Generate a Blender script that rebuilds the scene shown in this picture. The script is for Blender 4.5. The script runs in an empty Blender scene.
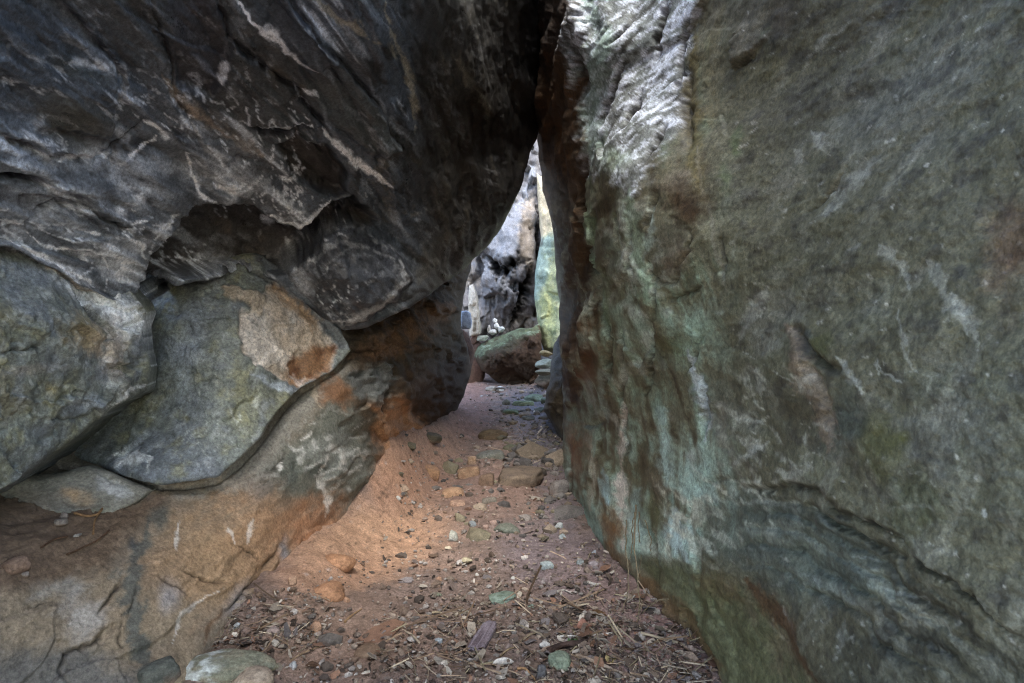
import bpy, bmesh, math, random
import numpy as np
from mathutils import Vector, Matrix

scene = bpy.context.scene
COL = scene.collection
FPX = 626.0                       # focal length in pixels of a 1024 px wide frame (22 mm lens)
EYE = np.array([0.0, 0.0, 1.5])   # eye height of the photographer

# ------------------------------------------------------------------ noise (numpy)
_rs = np.random.RandomState(7)
_perm = np.concatenate([_rs.permutation(256)] * 3).astype(np.int32)
_g = _rs.normal(size=(256, 3)); _g /= np.linalg.norm(_g, axis=1)[:, None]
_grad = _g.astype(np.float32)

def noise3(p, seed=0):
    p = np.asarray(p, np.float32) + np.float32(seed * 17.31 + 100.5)
    i = np.floor(p).astype(np.int32); f = p - i
    w = f * f * f * (f * (f * 6 - 15) + 10)
    i &= 255
    out = 0
    for dx in (0, 1):
        a = _perm[i[:, 0] + dx]; wx = w[:, 0] if dx else 1 - w[:, 0]
        for dy in (0, 1):
            b = _perm[a + i[:, 1] + dy]; wy = w[:, 1] if dy else 1 - w[:, 1]
            for dz in (0, 1):
                g = _grad[_perm[b + i[:, 2] + dz]]
                wz = w[:, 2] if dz else 1 - w[:, 2]
                out = out + wx * wy * wz * (g[:, 0] * (f[:, 0] - dx) + g[:, 1] * (f[:, 1] - dy) + g[:, 2] * (f[:, 2] - dz))
    return out * 1.6

def fbm(p, octv=4, seed=0, gain=.5, lac=2.03):
    s = 0; a = 1.0; t = 0; p = np.asarray(p, np.float32)
    for o in range(octv):
        s = s + a * noise3(p, seed + o * 3); t += a; a *= gain; p = p * lac
    return s / t * 1.5

def ridged(p, octv=4, seed=0, gain=.55):
    s = 0; a = 1.0; t = 0; p = np.asarray(p, np.float32)
    for o in range(octv):
        s = s + a * (1 - np.abs(noise3(p, seed + o * 3)) * 2.2); t += a; a *= gain; p = p * 2.07
    return s / t

def worley(p, seed=0):
    """F1, F2, nearest-cell offset vector and a random triple of the nearest cell"""
    p = np.asarray(p, np.float32) + 50.0 + seed * 3.7
    i = np.floor(p).astype(np.int32); n = len(p)
    f1 = np.full(n, 9., np.float32); f2 = np.full(n, 9., np.float32)
    off = np.zeros((n, 3), np.float32); idc = np.zeros(n, np.int32)
    for dx in (-1, 0, 1):
        for dy in (-1, 0, 1):
            for dz in (-1, 0, 1):
                c = i + np.array([dx, dy, dz], np.int32)
                h = _perm[_perm[_perm[c[:, 0] & 255] + (c[:, 1] & 255)] + (c[:, 2] & 255)]
                d = c + 0.5 + _grad[h] * .45 - p
                r = np.sqrt((d * d).sum(1))
                m = r < f1
                f2 = np.where(m, f1, np.minimum(f2, r))
                off[m] = -d[m]; idc[m] = h[m]
                f1 = np.where(m, r, f1)
    return f1, f2, off, idc

def sstep(a, b, x):
    t = np.clip((x - a) / (b - a), 0, 1)
    return t * t * (3 - 2 * t)

def hexc(h):
    v = np.array([int(h[i:i + 2], 16) / 255 for i in (0, 2, 4)])
    return np.where(v < .04045, v / 12.92, ((v + .055) / 1.055) ** 2.4)

# ------------------------------------------------------------------ geometry helpers
def ray(u, v):
    u = np.asarray(u, float); v = np.asarray(v, float)
    return np.stack([(u - 512) / FPX, np.ones_like(u), -(v - 341.5) / FPX], -1)

def tps(ctrl, U, V):
    c = np.array(ctrl, float); x = c[:, :2] / 100; w = 1 / c[:, 2]
    d = np.linalg.norm(x[:, None] - x[None], axis=2)
    K = np.where(d > 0, d * d * np.log(d + 1e-9), 0) + np.eye(len(c)) * 0.02
    Pm = np.c_[np.ones(len(c)), x]
    A = np.block([[K, Pm], [Pm.T, np.zeros((3, 3))]])
    s = np.linalg.solve(A, np.r_[w, 0, 0, 0])
    out = s[-3] + s[-2] * U / 100 + s[-1] * V / 100
    for k in range(len(c)):
        r = np.hypot(U / 100 - x[k, 0], V / 100 - x[k, 1])
        out = out + s[k] * r * r * np.log(r + 1e-9)
    return 1 / np.clip(out, .03, 3)

def seg_dist(U, V, pts, closed=False):
    """distance to a polyline, parameter along it (0..1) and side sign (+ = right of the direction on the picture, y down)"""
    P = np.array(pts, float)
    if closed: P = np.r_[P, P[:1]]
    L = np.r_[0, np.cumsum(np.hypot(*np.diff(P, axis=0).T))]
    best = np.full(U.shape, 1e9); tt = np.zeros(U.shape); sg = np.zeros(U.shape)
    for k in range(len(P) - 1):
        a, b = P[k], P[k + 1]; d = b - a; l2 = max((d * d).sum(), 1e-9)
        t = np.clip(((U - a[0]) * d[0] + (V - a[1]) * d[1]) / l2, 0, 1)
        du = U - a[0] - t * d[0]; dv = V - a[1] - t * d[1]
        r = np.hypot(du, dv); m = r < best
        best = np.where(m, r, best)
        tt = np.where(m, (L[k] + t * math.sqrt(l2)) / L[-1], tt)
        sg = np.where(m, np.sign(d[0] * (V - a[1]) - d[1] * (U - a[0])), sg)
    return best, tt, sg

def inside(U, V, pts):
    P = np.array(pts, float); c = np.zeros(U.shape, bool); n = len(P)
    for k in range(n):
        (x0, y0), (x1, y1) = P[k], P[(k + 1) % n]
        if y0 == y1: continue
        m = ((y0 > V) != (y1 > V)) & (U < (x1 - x0) * (V - y0) / (y1 - y0) + x0)
        c ^= m
    return c

def sdist(U, V, pts):
    """signed distance to a polygon, positive inside"""
    d = seg_dist(U, V, pts, True)[0]
    return np.where(inside(U, V, pts), d, -d)

def jitter_outline(outl, amp=1.2, seed=0, step=4):
    """subdivide an outline (u, v, rounding) and roughen it a little"""
    O = np.array(outl, float); n = len(O); res = []
    for k in range(n):
        a, b = O[k], O[(k + 1) % n]; l = np.hypot(*(b - a)[:2])
        m = max(1, int(min(l / step, 60)))
        for j in range(m): res.append(a + (b - a) * j / m)
    R = np.array(res)
    q = np.c_[R[:, :2] / 22, np.zeros(len(R))]
    R[:, 0] += amp * fbm(q, 3, seed + 11); R[:, 1] += amp * fbm(q, 3, seed + 37)
    q2 = np.c_[R[:, :2] / 7, np.zeros(len(R))]; R[:, 0] += .45 * amp * fbm(q2, 2, seed + 13); R[:, 1] += .45 * amp * fbm(q2, 2, seed + 39)
    return R

def mesh_from(name, verts, faces, mat, cols=None, rough=None, smooth=True, uv=None):
    me = bpy.data.meshes.new(name)
    faces4 = faces
    nv = len(verts); me.vertices.add(nv)
    me.vertices.foreach_set('co', np.asarray(verts, np.float32).ravel())
    if isinstance(faces4, np.ndarray):
        nf = len(faces4); k = faces4.shape[1]
        me.loops.add(nf * k); me.polygons.add(nf)
        me.loops.foreach_set('vertex_index', faces4.astype(np.int32).ravel())
        me.polygons.foreach_set('loop_start', np.arange(nf, dtype=np.int32) * k)
        me.polygons.foreach_set('loop_total', np.full(nf, k, np.int32))
    else:
        ls = np.array([len(f) for f in faces4], np.int32)
        me.loops.add(int(ls.sum())); me.polygons.add(len(ls))
        me.loops.foreach_set('vertex_index', np.concatenate([np.asarray(f, np.int32) for f in faces4]))
        me.polygons.foreach_set('loop_start', np.r_[0, np.cumsum(ls)[:-1]].astype(np.int32))
        me.polygons.foreach_set('loop_total', ls)
    me.update(calc_edges=True)
    me.validate()
    me.polygons.foreach_set('use_smooth', np.full(len(me.polygons), smooth))
    if cols is not None:
        at = me.attributes.new('tint', 'FLOAT_COLOR', 'POINT')
        c = np.ones((nv, 4), np.float32); c[:, :3] = cols
        if rough is not None: c[:, 3] = rough
        at.data.foreach_set('color', c.ravel())
    me.materials.append(mat)
    me.update()
    return me

def link(name, me, loc=(0, 0, 0), parent=None, label=None, cat=None, group=None, kind=None):
    o = bpy.data.objects.new(name, me); COL.objects.link(o); o.location = loc
    if parent: o.parent = parent
    if label: o['label'] = label
    if cat: o['category'] = cat
    if group: o['group'] = group
    if kind: o['kind'] = kind
    return o

def vnormals(co, quads):
    a, b, c, d = (co[quads[:, k]] for k in range(4))
    n = np.cross(c - a, d - b)
    N = np.zeros_like(co)
    for k in range(4):
        for j in range(3): N[:, j] += np.bincount(quads[:, k], n[:, j], len(co))
    l = np.linalg.norm(N, axis=1)[:, None]
    return N / np.maximum(l, 1e-12)

# ------------------------------------------------------------------ materials
def node_mat(name, rough=.75, fine=55., bump=.5, bdist=.006, spec=.35, var=.45, streak=(1, 1, 1), speck=0.0):
    m = bpy.data.materials.new(name); m.use_nodes = True
    nt = m.node_tree; N = nt.nodes; L = nt.links
    b = N['Principled BSDF']
    at = N.new('ShaderNodeAttribute'); at.attribute_name = 'tint'
    tc = N.new('ShaderNodeTexCoord'); mp = N.new('ShaderNodeMapping'); mp.inputs['Scale'].default_value = streak
    L.new(tc.outputs['Object'], mp.inputs['Vector'])
    def noi(scale, det, ro=.6):
        n = N.new('ShaderNodeTexNoise'); n.inputs['Scale'].default_value = scale
        n.inputs['Detail'].default_value = det; n.inputs['Roughness'].default_value = ro
        L.new(mp.outputs['Vector'], n.inputs['Vector']); return n
    n1 = noi(fine, 5, .7); n2 = noi(fine * 3.1, 4, .7); n3 = noi(fine * .22, 5, .65)
    def rng(src, a, c, lo, hi):
        r = N.new('ShaderNodeMapRange'); r.inputs[1].default_value = a; r.inputs[2].default_value = c
        r.inputs[3].default_value = lo; r.inputs[4].default_value = hi
        L.new(src, r.inputs[0]); return r.outputs[0]
    def mul(a, c):
        x = N.new('ShaderNodeMath'); x.operation = 'MULTIPLY'; L.new(a, x.inputs[0]); L.new(c, x.inputs[1]); return x.outputs[0]
    f = mul(rng(n1.outputs['Fac'], .3, .7, 1 - var, 1 + var), rng(n3.outputs['Fac'], .3, .7, 1 - var * .6, 1 + var * .6))
    f = mul(f, rng(n2.outputs['Fac'], .3, .7, 1 - var * .5, 1 + var * .5))
    vm = N.new('ShaderNodeVectorMath'); vm.operation = 'SCALE'
    L.new(at.outputs['Color'], vm.inputs[0]); L.new(f, vm.inputs['Scale'])
    col = vm.outputs[0]
    if speck > 0:
        vo = N.new('ShaderNodeTexVoronoi'); vo.inputs['Scale'].default_value = fine * 1.6
        L.new(tc.outputs['Object'], vo.inputs['Vector'])
        s = rng(vo.outputs['Distance'], .12, .2, speck, 0)
        mx = N.new('ShaderNodeMix'); mx.data_type = 'RGBA'
        L.new(mul(s, rng(n3.outputs['Fac'], .5, .65, 0, 1)), mx.inputs['Factor']); L.new(col, mx.inputs['A']); mx.inputs['B'].default_value = (.42, .43, .41, 1)
        col = mx.outputs['Result']
    L.new(col, b.inputs['Base Color'])
    rr = N.new('ShaderNodeMath'); rr.operation = 'MULTIPLY_ADD'
    L.new(n1.outputs['Fac'], rr.inputs[0]); rr.inputs[1].default_value = .3; rr.inputs[2].default_value = rough - .15
    # the tint's alpha makes damp or polished spots glossier
    r2 = N.new('ShaderNodeMath'); r2.operation = 'MULTIPLY'; L.new(rr.outputs[0], r2.inputs[0]); L.new(at.outputs['Alpha'], r2.inputs[1])
    L.new(r2.outputs[0], b.inputs['Roughness'])
    b.inputs['Specular IOR Level'].default_value = spec
    ad = N.new('ShaderNodeMath'); ad.operation = 'MULTIPLY_ADD'
    L.new(n2.outputs['Fac'], ad.inputs[0]); ad.inputs[1].default_value = .4
    ad2 = N.new('ShaderNodeMath'); ad2.operation = 'MULTIPLY_ADD'
    L.new(n3.outputs['Fac'], ad2.inputs[0]); ad2.inputs[1].default_value = 2.0; L.new(n1.outputs['Fac'], ad2.inputs[2])
    L.new(ad2.outputs[0], ad.inputs[2])
    bp = N.new('ShaderNodeBump'); bp.inputs['Strength'].default_value = bump; bp.inputs['Distance'].default_value = bdist
    L.new(ad.outputs[0], bp.inputs['Height']); L.new(bp.outputs['Normal'], b.inputs['Normal'])
    return m

# ------------------------------------------------------------------ rock surfaces
class Paint:
    """per-vertex colour and relief of one rock; strokes are given where they lie on the rock face"""
    def __init__(s, p, U, V, seed, coords=None):
        s.world = p; p = coords(p) if coords else p
        s.p = p = p.astype(np.float32); s.U0, s.V0 = U, V; s.n = len(U); s.seed = seed
        px = np.linalg.norm(s.world - EYE, axis=1) / FPX          # metres per pixel of detail
        s.px = px
        q = np.c_[U, V, np.zeros_like(U)].astype(np.float32)
        s.q = q
        s.U = U + 5 * fbm(q / 42, 3, seed + 1) + 2.2 * fbm(q / 9, 2, seed + 5)
        s.V = V + 5 * fbm(q / 42, 3, seed + 2) + 2.2 * fbm(q / 9, 2, seed + 6)
        s.g1 = fbm(p * 9, 5, seed + 20, .62); s.g2 = fbm(p * 30, 4, seed + 24, .65)
        s.col = np.zeros((s.n, 3)); s.rough = np.ones(s.n); s.h = np.zeros(s.n)
    def mix(s, c, m):
        c = hexc(c) if isinstance(c, str) else np.asarray(c); m = np.clip(m, 0, 1)[:, None]
        s.col = s.col * (1 - m) + c * m
    def mul(s, f, m=1.):
        s.col = s.col * (1 + (f - 1) * m)[:, None]
    def grade(s, pivot=.35, k=.5, sat=1., top=1.25):
        l = s.col @ np.array([.2126, .7152, .0722]); l = np.maximum(l, .003)
        s.col = (l[:, None] + (s.col - l[:, None]) * sat) * np.clip((l / pivot) ** k, .1, top)[:, None]
    def blob(s, cx, cy, rx, ry, ang=0, soft=.5, brk=.6, warp=True):
        u, v = (s.U, s.V) if warp else (s.U0, s.V0)
        a = math.radians(ang); du, dv = u - cx, v - cy
        x = (du * math.cos(a) + dv * math.sin(a)) / rx; y = (-du * math.sin(a) + dv * math.cos(a)) / ry
        r = np.sqrt(x * x + y * y) + brk * (s.g1 * .7 + s.g2 * .35)
        return 1 - sstep(1 - soft, 1 + soft * .4, r)
    def line(s, pts, w, brk=.6, taper=True, warp=True, closed=False):
        u, v = (s.U, s.V) if warp else (s.U0, s.V0)
        d, t, _ = seg_dist(u, v, pts, closed)
        ww = w * (np.sin(np.clip(t, .02, .98) * math.pi) ** .5 if taper else 1) * (1 + brk * s.g1 * 1.4)
        return 1 - sstep(.25, 1.05, d / np.maximum(ww, .05) + brk * .6 * s.g2)
    def poly(s, pts, feather=3, brk=0., warp=True):
        u, v = (s.U, s.V) if warp else (s.U0, s.V0)
        return sstep(-feather, feather, sdist(u, v, pts) + brk * (s.g1 * 14 + s.g2 * 6))
    def groove(s, pts, w, depth, brk=.5, warp=True, taper=True):
        u, v = (s.U, s.V) if warp else (s.U0, s.V0)
        d, t, _ = seg_dist(u, v, pts)
        e = np.sin(np.clip(t, .03, .97) * math.pi) ** .4 if taper else 1
        m = np.exp(-(d / w) ** 2) * e * np.clip(1 + brk * s.g1, .1, 2)
        s.h -= depth * m
        return m
    def scarp(s, pts, height, reach, warp=True, w=1.2):
        """step along a line: the right-hand side stands proud by height, fading out over reach px on both sides"""
        u, v = (s.U, s.V) if warp else (s.U0, s.V0)
        d, t, sg = seg_dist(u, v, pts)
        e = np.sin(np.clip(t, .02, .98) * math.pi) ** .5
        s.h += height * e * .5 * np.tanh(d * sg / w) * np.exp(-d / reach)
    def push(s, pts, amt, feather=2.5, brk=0.):
        m = s.poly(pts, feather, brk); s.h += amt * m
        return m
    def facets(s, size, amp, mask=1., seed=0, stretch=None, tilt=.55):
        q = s.p * 1.0
        if stretch is not None:
            d, k = stretch; d = np.array(d, np.float32); d /= np.linalg.norm(d)
            q = q + ((q @ d) * (1 / k - 1))[:, None] * d
        q = q / size + .32 * np.c_[fbm(q / size * 1.7, 2, seed + 61), fbm(q / size * 1.7, 2, seed + 62), fbm(q / size * 1.7, 2, seed + 63)]
        f1, f2, off, idc = worley(q, seed)
        s.h += amp * mask * ((off * _grad[(idc * 7 + seed) & 255]).sum(1) * tilt * 2 + (_perm[idc] / 255. - .5) * .7)
        return f1, f2, idc
    def streaks(s, d, lng, sht, octv=4, seed=0):
        d = np.array(d, np.float32); d /= np.linalg.norm(d)
        q = s.p / sht + ((s.p @ d) * (1 / lng - 1 / sht))[:, None] * d
        return fbm(q, octv, s.seed + seed, .6)

ROCKS = {}
def axis_samples(lo, hi, flo, fhi, step, coarse):
    a = np.arange(max(lo, flo), min(hi, fhi) + step, step)
    pre = np.arange(a[0] - coarse, lo - coarse, -coarse)[::-1] if lo < flo else np.array([])
    post = np.arange(a[-1] + coarse, hi + coarse, coarse) if hi > fhi else np.array([])
    return np.r_[pre, a, post]

def build_rock(name, outl, ctrl, mat, paint, label, cat='rock', step=1.6, coarse=14, seed=0, jit=1.8, back=2.5, shrink=.5,
               backdir=None, group=None, coords=None, fine_u=(-16, 1040), fine_v=(-16, 700)):
    O = jitter_outline(outl, jit, seed); P2 = O[:, :2]
    us = axis_samples(P2[:, 0].min() - step, P2[:, 0].max() + step, *fine_u, step, coarse)
    vs = axis_samples(P2[:, 1].min() - step, P2[:, 1].max() + step, *fine_v, step, coarse)
    U, V = np.meshgrid(us, vs); sh = U.shape; U = U.ravel(); V = V.ravel()
    ins = inside(U, V, P2).reshape(sh)
    # quads with any corner inside, outer corners snapped onto the outline
    anyq = ins[:-1, :-1] | ins[1:, :-1] | ins[:-1, 1:] | ins[1:, 1:]
    idx = np.arange(U.size).reshape(sh)
    q = np.stack([idx[:-1, :-1], idx[1:, :-1], idx[1:, 1:], idx[:-1, 1:]], -1)[anyq]
    used = np.unique(q); remap = np.full(U.size, -1); remap[used] = np.arange(len(used))
    q = remap[q]; U = U[used]; V = V[used]; ins = ins.ravel()[used]
    # nearest outline point
    best = np.full(U.shape, 1e9); nu = U.copy(); nv = V.copy(); rr = np.zeros(U.shape)
    for k in range(len(O)):
        a, b = O[k], O[(k + 1) % len(O)]; d = b[:2] - a[:2]; l2 = max((d * d).sum(), 1e-9)
        t = np.clip(((U - a[0]) * d[0] + (V - a[1]) * d[1]) / l2, 0, 1)
        x = a[0] + t * d[0]; y = a[1] + t * d[1]; r = np.hypot(U - x, V - y); m = r < best
        best = np.where(m, r, best); nu = np.where(m, x, nu); nv = np.where(m, y, nv); rr = np.where(m, a[2] + t * (b[2] - a[2]), rr)
    out = ~ins
    U[out] = nu[out]; V[out] = nv[out]; dist = np.where(out, 0, best)
    Y = tps(ctrl, U, V)
    sm = dist * Y / FPX
    R = np.maximum(rr, 1e-4); t = np.clip(1 - sm / R, 0, 1)
    Y = Y + R * .9 * (1 - np.sqrt(np.maximum(1 - t * t, 0)))
    co = EYE + ray(U, V) * Y[:, None]
    pa = Paint(co, U, V, seed, coords)
    pa.rim = dist; paint(pa)
    N = vnormals(co, q)
    vd = co - EYE; vd /= np.linalg.norm(vd, axis=1)[:, None]
    flip = np.sign(-(N * vd).sum(1)); flip[flip == 0] = 1
    N = N * flip[:, None]
    D = N * .6 - vd * .4; D /= np.maximum(np.linalg.norm(D, axis=1), .2)[:, None]
    edge = sstep(0, 5, dist) * .9 + .1
    co2 = co + D * (pa.h * np.where(pa.h < 0, np.minimum(1, edge + .5 * (pa.h < -.12)), edge))[:, None]
    # boundary loops -> body behind the visible face
    e = np.r_[q[:, [0, 1]], q[:, [1, 2]], q[:, [2, 3]], q[:, [3, 0]]]
    key = np.sort(e, 1); kk = key[:, 0].astype(np.int64) * len(U) + key[:, 1]
    _, inv, cnt = np.unique(kk, return_inverse=True, return_counts=True)
    be = e[cnt[inv] == 1]
    bv = np.unique(be); bmap = {v: i for i, v in enumerate(bv)}
    cen = co2[bv].mean(0)
    bd = vd[bv] * .75 + np.array([0, .25, 0]) if backdir is None else np.tile(np.array(backdir, float), (len(bv), 1))
    rings = [co2]; n0 = len(co2); quads = [q]; nb = len(bv)
    prev = bv; ebi = np.array([[bmap[a], bmap[b]] for a, b in be])
    axis = np.array([0, 1., 0]) if backdir is None else np.array(backdir, float)
    for j, (tt, s_) in enumerate([(.12, .02), (.35, .1), (.7, .28), (1., .62), (1.08, .93)]):
        base = co2[bv] + bd * back * tt
        c2 = cen + axis * back * tt
        ring = base + (c2 - base) * s_ * shrink * 1.0 if tt < 1.05 else base + (c2 - base) * .93
        ring = ring + (.05 * fbm(ring * 1.5, 3, seed + 90 + j))[:, None]
        rings.append(ring)
        st = n0 + j * nb
        new = np.arange(st, st + nb)
        quads.append(np.stack([prev[ebi[:, 1]], prev[ebi[:, 0]], new[ebi[:, 0]], new[ebi[:, 1]]], -1))
        prev = new
    co3 = np.concatenate(rings); Q = np.concatenate(quads)
    ncol = np.concatenate([pa.col] + [pa.col[bv] * .9] * 5); nr = np.concatenate([pa.rough] + [np.ones(nb)] * 5)
    # cap: one n-gon fan
    c_i = len(co3); co3 = np.r_[co3, [cen + axis * back * 1.1]]; ncol = np.r_[ncol, [pa.col.mean(0)]]; nr = np.r_[nr, 1.]
    cap = np.stack([prev[ebi[:, 1]], prev[ebi[:, 0]], np.full(len(ebi), c_i)], -1)
    zmin = co3[:, 2].min()
    org = np.array([co2[:, 0].mean(), co2[:, 1].mean(), max(zmin, 0)])
    faces = [*Q, *cap]
    me = mesh_from(name, co3 - org, faces, mat, np.clip(ncol, .004, .9), np.clip(nr, .2, 1.2))
    ROCKS[name] = (U, V, co2)
    return link(name, me, org, label=label, cat=cat, group=group)

def on_rock(name, u, v):
    U, V, co = ROCKS[name]; k = np.argmin((U - u) ** 2 + (V - v) ** 2); return co[k]
# ------------------------------------------------------------------ the big rocks
M_ROCK = node_mat('slate_rock', rough=.6, fine=58, bump=.7, bdist=.005, spec=.55, var=.55)
M_WALL = node_mat('schist_rock', rough=.66, fine=56, bump=.65, bdist=.005, spec=.45, var=.5, speck=.18)
M_LEDGE = node_mat('clay_stained_rock', rough=.85, fine=60, bump=.7, bdist=.005, spec=.2, var=.42)

def along_left(p):      # grain of the left rocks runs lengthwise into the passage
    return p * np.array([1, .3, 1])
def along_right(p):     # the same on the right: lengthwise coordinate grows with the logarithm of distance
    return np.c_[1.12 * np.log(np.maximum(1.12 / np.maximum(p[:, 1], .3), .02)), 0 * p[:, 1] + .2 * p[:, 0], p[:, 2]]

def paint_overhang(P):
    u, v = P.U0, P.V0
    fol = np.array([.62, .35, -.7])
    s1 = P.streaks(fol, .9, .07, 4, 1); s2 = P.streaks([.25, .25, -.95], 1.3, .05, 4, 2)
    right = sstep(400, 450, P.U)
    st = s1 * (1 - right) + s2 * right
    big = fbm(P.p * 1.3, 4, 31)
    P.mix('576370', np.ones(P.n)); P.mix('76808a', (1 - sstep(200, 330, P.U)) * sstep(60, 160, P.V) * .8)  # left part painted paler and cooler to carry its bright sheen
    P.mix('565349', sstep(0, .6, big) * .6)
    P.mix('3a3d43', sstep(.1, .6, -st) * .7)
    P.mix('7b7f84', sstep(.25, .8, st) * .5)
    ac = P.p @ np.array([.55, .3, .75]) + .16 * fbm(P.p * 2.1, 4, 81) + .03 * P.g1
    sw = np.sin(ac * 30) * .6 + np.sin(ac * 71 + 2) * .4
    P.mix('9aa3ac', sstep(.35, .95, sw + .5 * fbm(P.p * 3.3, 3, 83)) * (1 - right) * sstep(-.3, .3, fbm(P.p * 1.7, 3, 84)) * .75)
    P.mix('c3ccd6', sstep(.4, .85, st + .7 * fbm(P.p * 2.6, 4, 85)) * (1 - right) * .8)
    P.mix('51493a', right * .75)
    P.mix('6f6650', right * sstep(.1, .7, s2) * .55)
    P.mix('3d3020', right * sstep(.1, .6, -fbm(P.p * 2.2, 3, 77)) * .6)
    # broad relief
    P.h += .10 * fbm(P.p * .9, 4, 3) + .035 * fbm(P.p * 3.1, 4, 8) + .005 * ridged(P.p * 9, 4, 15) + .004 * P.g2 + .006 * sw * (1 - right)
    left = 1 - sstep(380, 460, P.U)
    f1, f2, idc = P.facets(.55, .045, left * .9, 3, (fol, 2.2))
    g1, g2, idd = P.facets(.2, .010, left * .9, 9, (fol, 2.5))
    h1, h2, _ = P.facets(.07, .0015, left, 14, (fol, 2.0))
    P.mul(.82 + .36 * (_perm[idc] / 255.), left * .8)
    P.h += .025 * s2 * right + .014 * s1 * left
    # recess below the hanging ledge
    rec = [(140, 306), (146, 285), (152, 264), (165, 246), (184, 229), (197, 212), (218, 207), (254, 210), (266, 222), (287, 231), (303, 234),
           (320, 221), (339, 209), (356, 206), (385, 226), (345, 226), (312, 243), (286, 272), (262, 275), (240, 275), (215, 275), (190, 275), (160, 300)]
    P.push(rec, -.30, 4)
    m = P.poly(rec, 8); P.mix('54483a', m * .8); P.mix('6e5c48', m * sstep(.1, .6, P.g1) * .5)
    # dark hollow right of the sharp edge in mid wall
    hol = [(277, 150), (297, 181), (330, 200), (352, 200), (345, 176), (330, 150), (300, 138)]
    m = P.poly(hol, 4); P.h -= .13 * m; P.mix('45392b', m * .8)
    P.scarp([(268, 138), (277, 151), (297, 180), (330, 199)], -.08, 25)
    # eye-shaped lens at the bottom
    lens = [(284, 272), (298, 248), (325, 234), (355, 231), (388, 240), (408, 258), (416, 280), (404, 303), (372, 324), (345, 330), (322, 312), (300, 292)]
    d = sdist(P.U, P.V, lens); m = sstep(-3, 3, d)
    P.h += .16 * np.sqrt(np.clip(d, 0, 45) / 45) * m
    P.mix('4c5059', m * .85)
    ell = np.hypot((P.U - 350) / 62, (P.V - 278) / 46)
    rings = sstep(.1, .8, np.sin(ell * 26 + 3 * P.g1) * .6 + P.g2) * sstep(.35, .95, ell)
    P.mix('a3a7a9', m * rings * .55)
    P.mix('a8adb5', P.blob(303, 280, 14, 22, -30, .7) * .7)
    P.mix('b6b9bb', P.line([(330, 322), (352, 322), (384, 308), (404, 284), (402, 262)], 5, .8) * .6)
    P.mix('8f9498', P.line([(318, 285), (330, 258), (352, 244)], 1.2, .8) * .5)
    P.mix('6c6450', P.line([(420, 285), (440, 255), (470, 225)], 14, .7) * .35)
    # named cracks and edges
    for pts, w, dp in [
        ([(212, -10), (230, 42), (249, 56), (291, 91), (303, 96), (312, 115), (329, 134), (347, 152)], 2.0, .07),
        ([(290, -6), (319, 42), (340, 66), (359, 84), (385, 115), (402, 150)], 2.2, .07),
        ([(150, -5), (172, 60), (176, 95), (190, 120), (200, 150)], 1.5, .04),
        ([(54, 193), (90, 210), (131, 233), (143, 240)], 1.6, .05),
        ([(0, 178), (24, 175), (47, 181)], 4, .16), ([(0, 137), (24, 141), (46, 150)], 3.5, .13),
        ([(30, 226), (40, 212), (62, 203), (78, 208)], 3, .08),
        ([(95, 165), (112, 152), (128, 146), (150, 120)], 2.2, .06),
        ([(120, 150), (112, 165)], 2, .05), ([(262, 165), (240, 158), (232, 168)], 2.5, .07),
        ([(255, 133), (282, 135), (312, 134)], 3.5, .09)]:
        m = P.groove(pts, w, dp * .6); P.mix('2a251f', m * .7)
    P.scarp([(212, -10), (230, 42), (249, 56), (291, 91), (303, 96)], .055, 30)
    P.scarp([(290, -6), (319, 42), (340, 66), (359, 84), (385, 115)], .055, 30)
    P.scarp([(251, 108), (251, 128), (285, 129), (315, 131)], -.05, 22)
    P.scarp([(0, 176), (47, 181), (80, 195), (131, 233)], -.055, 26)
    P.scarp([(0, 139), (46, 150), (100, 160)], -.05, 20)
    # broad tilted faces
    for poly, amt in [([(165, -10), (214, -10), (232, 50), (215, 100), (180, 85)], -.05), ([(240, -5), (300, -5), (338, 66), (318, 78), (284, 46)], .06),
                      ([(305, 93), (352, 86), (385, 115), (402, 152), (376, 158), (340, 130)], .07), ([(60, 40), (120, 60), (110, 140), (40, 130)], .05)]:
        m = P.poly(poly, 4); P.h += amt * m * sstep(-40, 40, P.U + P.V - np.mean([a + b for a, b in poly]))
    P.mix('45424a', P.poly([(165, -10), (214, -10), (232, 50), (222, 100), (180, 85)], 8, .6) * .7)
    P.mix('4f5964', P.poly([(240, -5), (300, -5), (338, 66), (318, 78), (284, 46)], 5, .5) * .7)
    P.mix('59605f', P.poly([(305, 93), (352, 86), (385, 115), (402, 152), (376, 158), (340, 130)], 4, .5) * .7)
    m = P.poly([(226, 20), (250, 22), (300, 76), (305, 98), (285, 88), (245, 55)], 5, .8)
    P.mix('675c49', m * sstep(-.1, .5, P.g1) * .8); P.mix('2c251c', m * sstep(.1, .5, -P.g1) * .7)
    # mottled lichen zone
    m = P.poly([(320, 0), (420, 0), (440, 130), (420, 200), (390, 180), (390, 110)], 14, 1)
    P.mix('2b241a', m * sstep(.0, .4, P.g1 + .3 * st) * .8)
    m2 = P.poly([(345, 165), (420, 165), (425, 225), (360, 215)], 10, 1)
    P.mix('77705c', m2 * sstep(.1, .35, P.g1) * .6); P.mix('2b241a', m2 * sstep(.1, .35, -P.g1) * .8)
    P.mix('a59a7c', P.line([(383, -5), (386, 16), (390, 33), (400, 52), (408, 70), (413, 100), (417, 138)], 6, 1.3) * .75)
    P.mix('a59a7c', P.line([(319, 0), (338, 19), (359, 33), (378, 44)], 7, 1.4) * .65)
    P.mix('8f8a72', P.line([(455, 60), (470, 85), (488, 115)], 5, 1.3) * .5)
    P.mix('8b7a62', P.line([(163, 78), (185, 103), (210, 127), (240, 146), (262, 160)], 10, .8) * .85)
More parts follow.
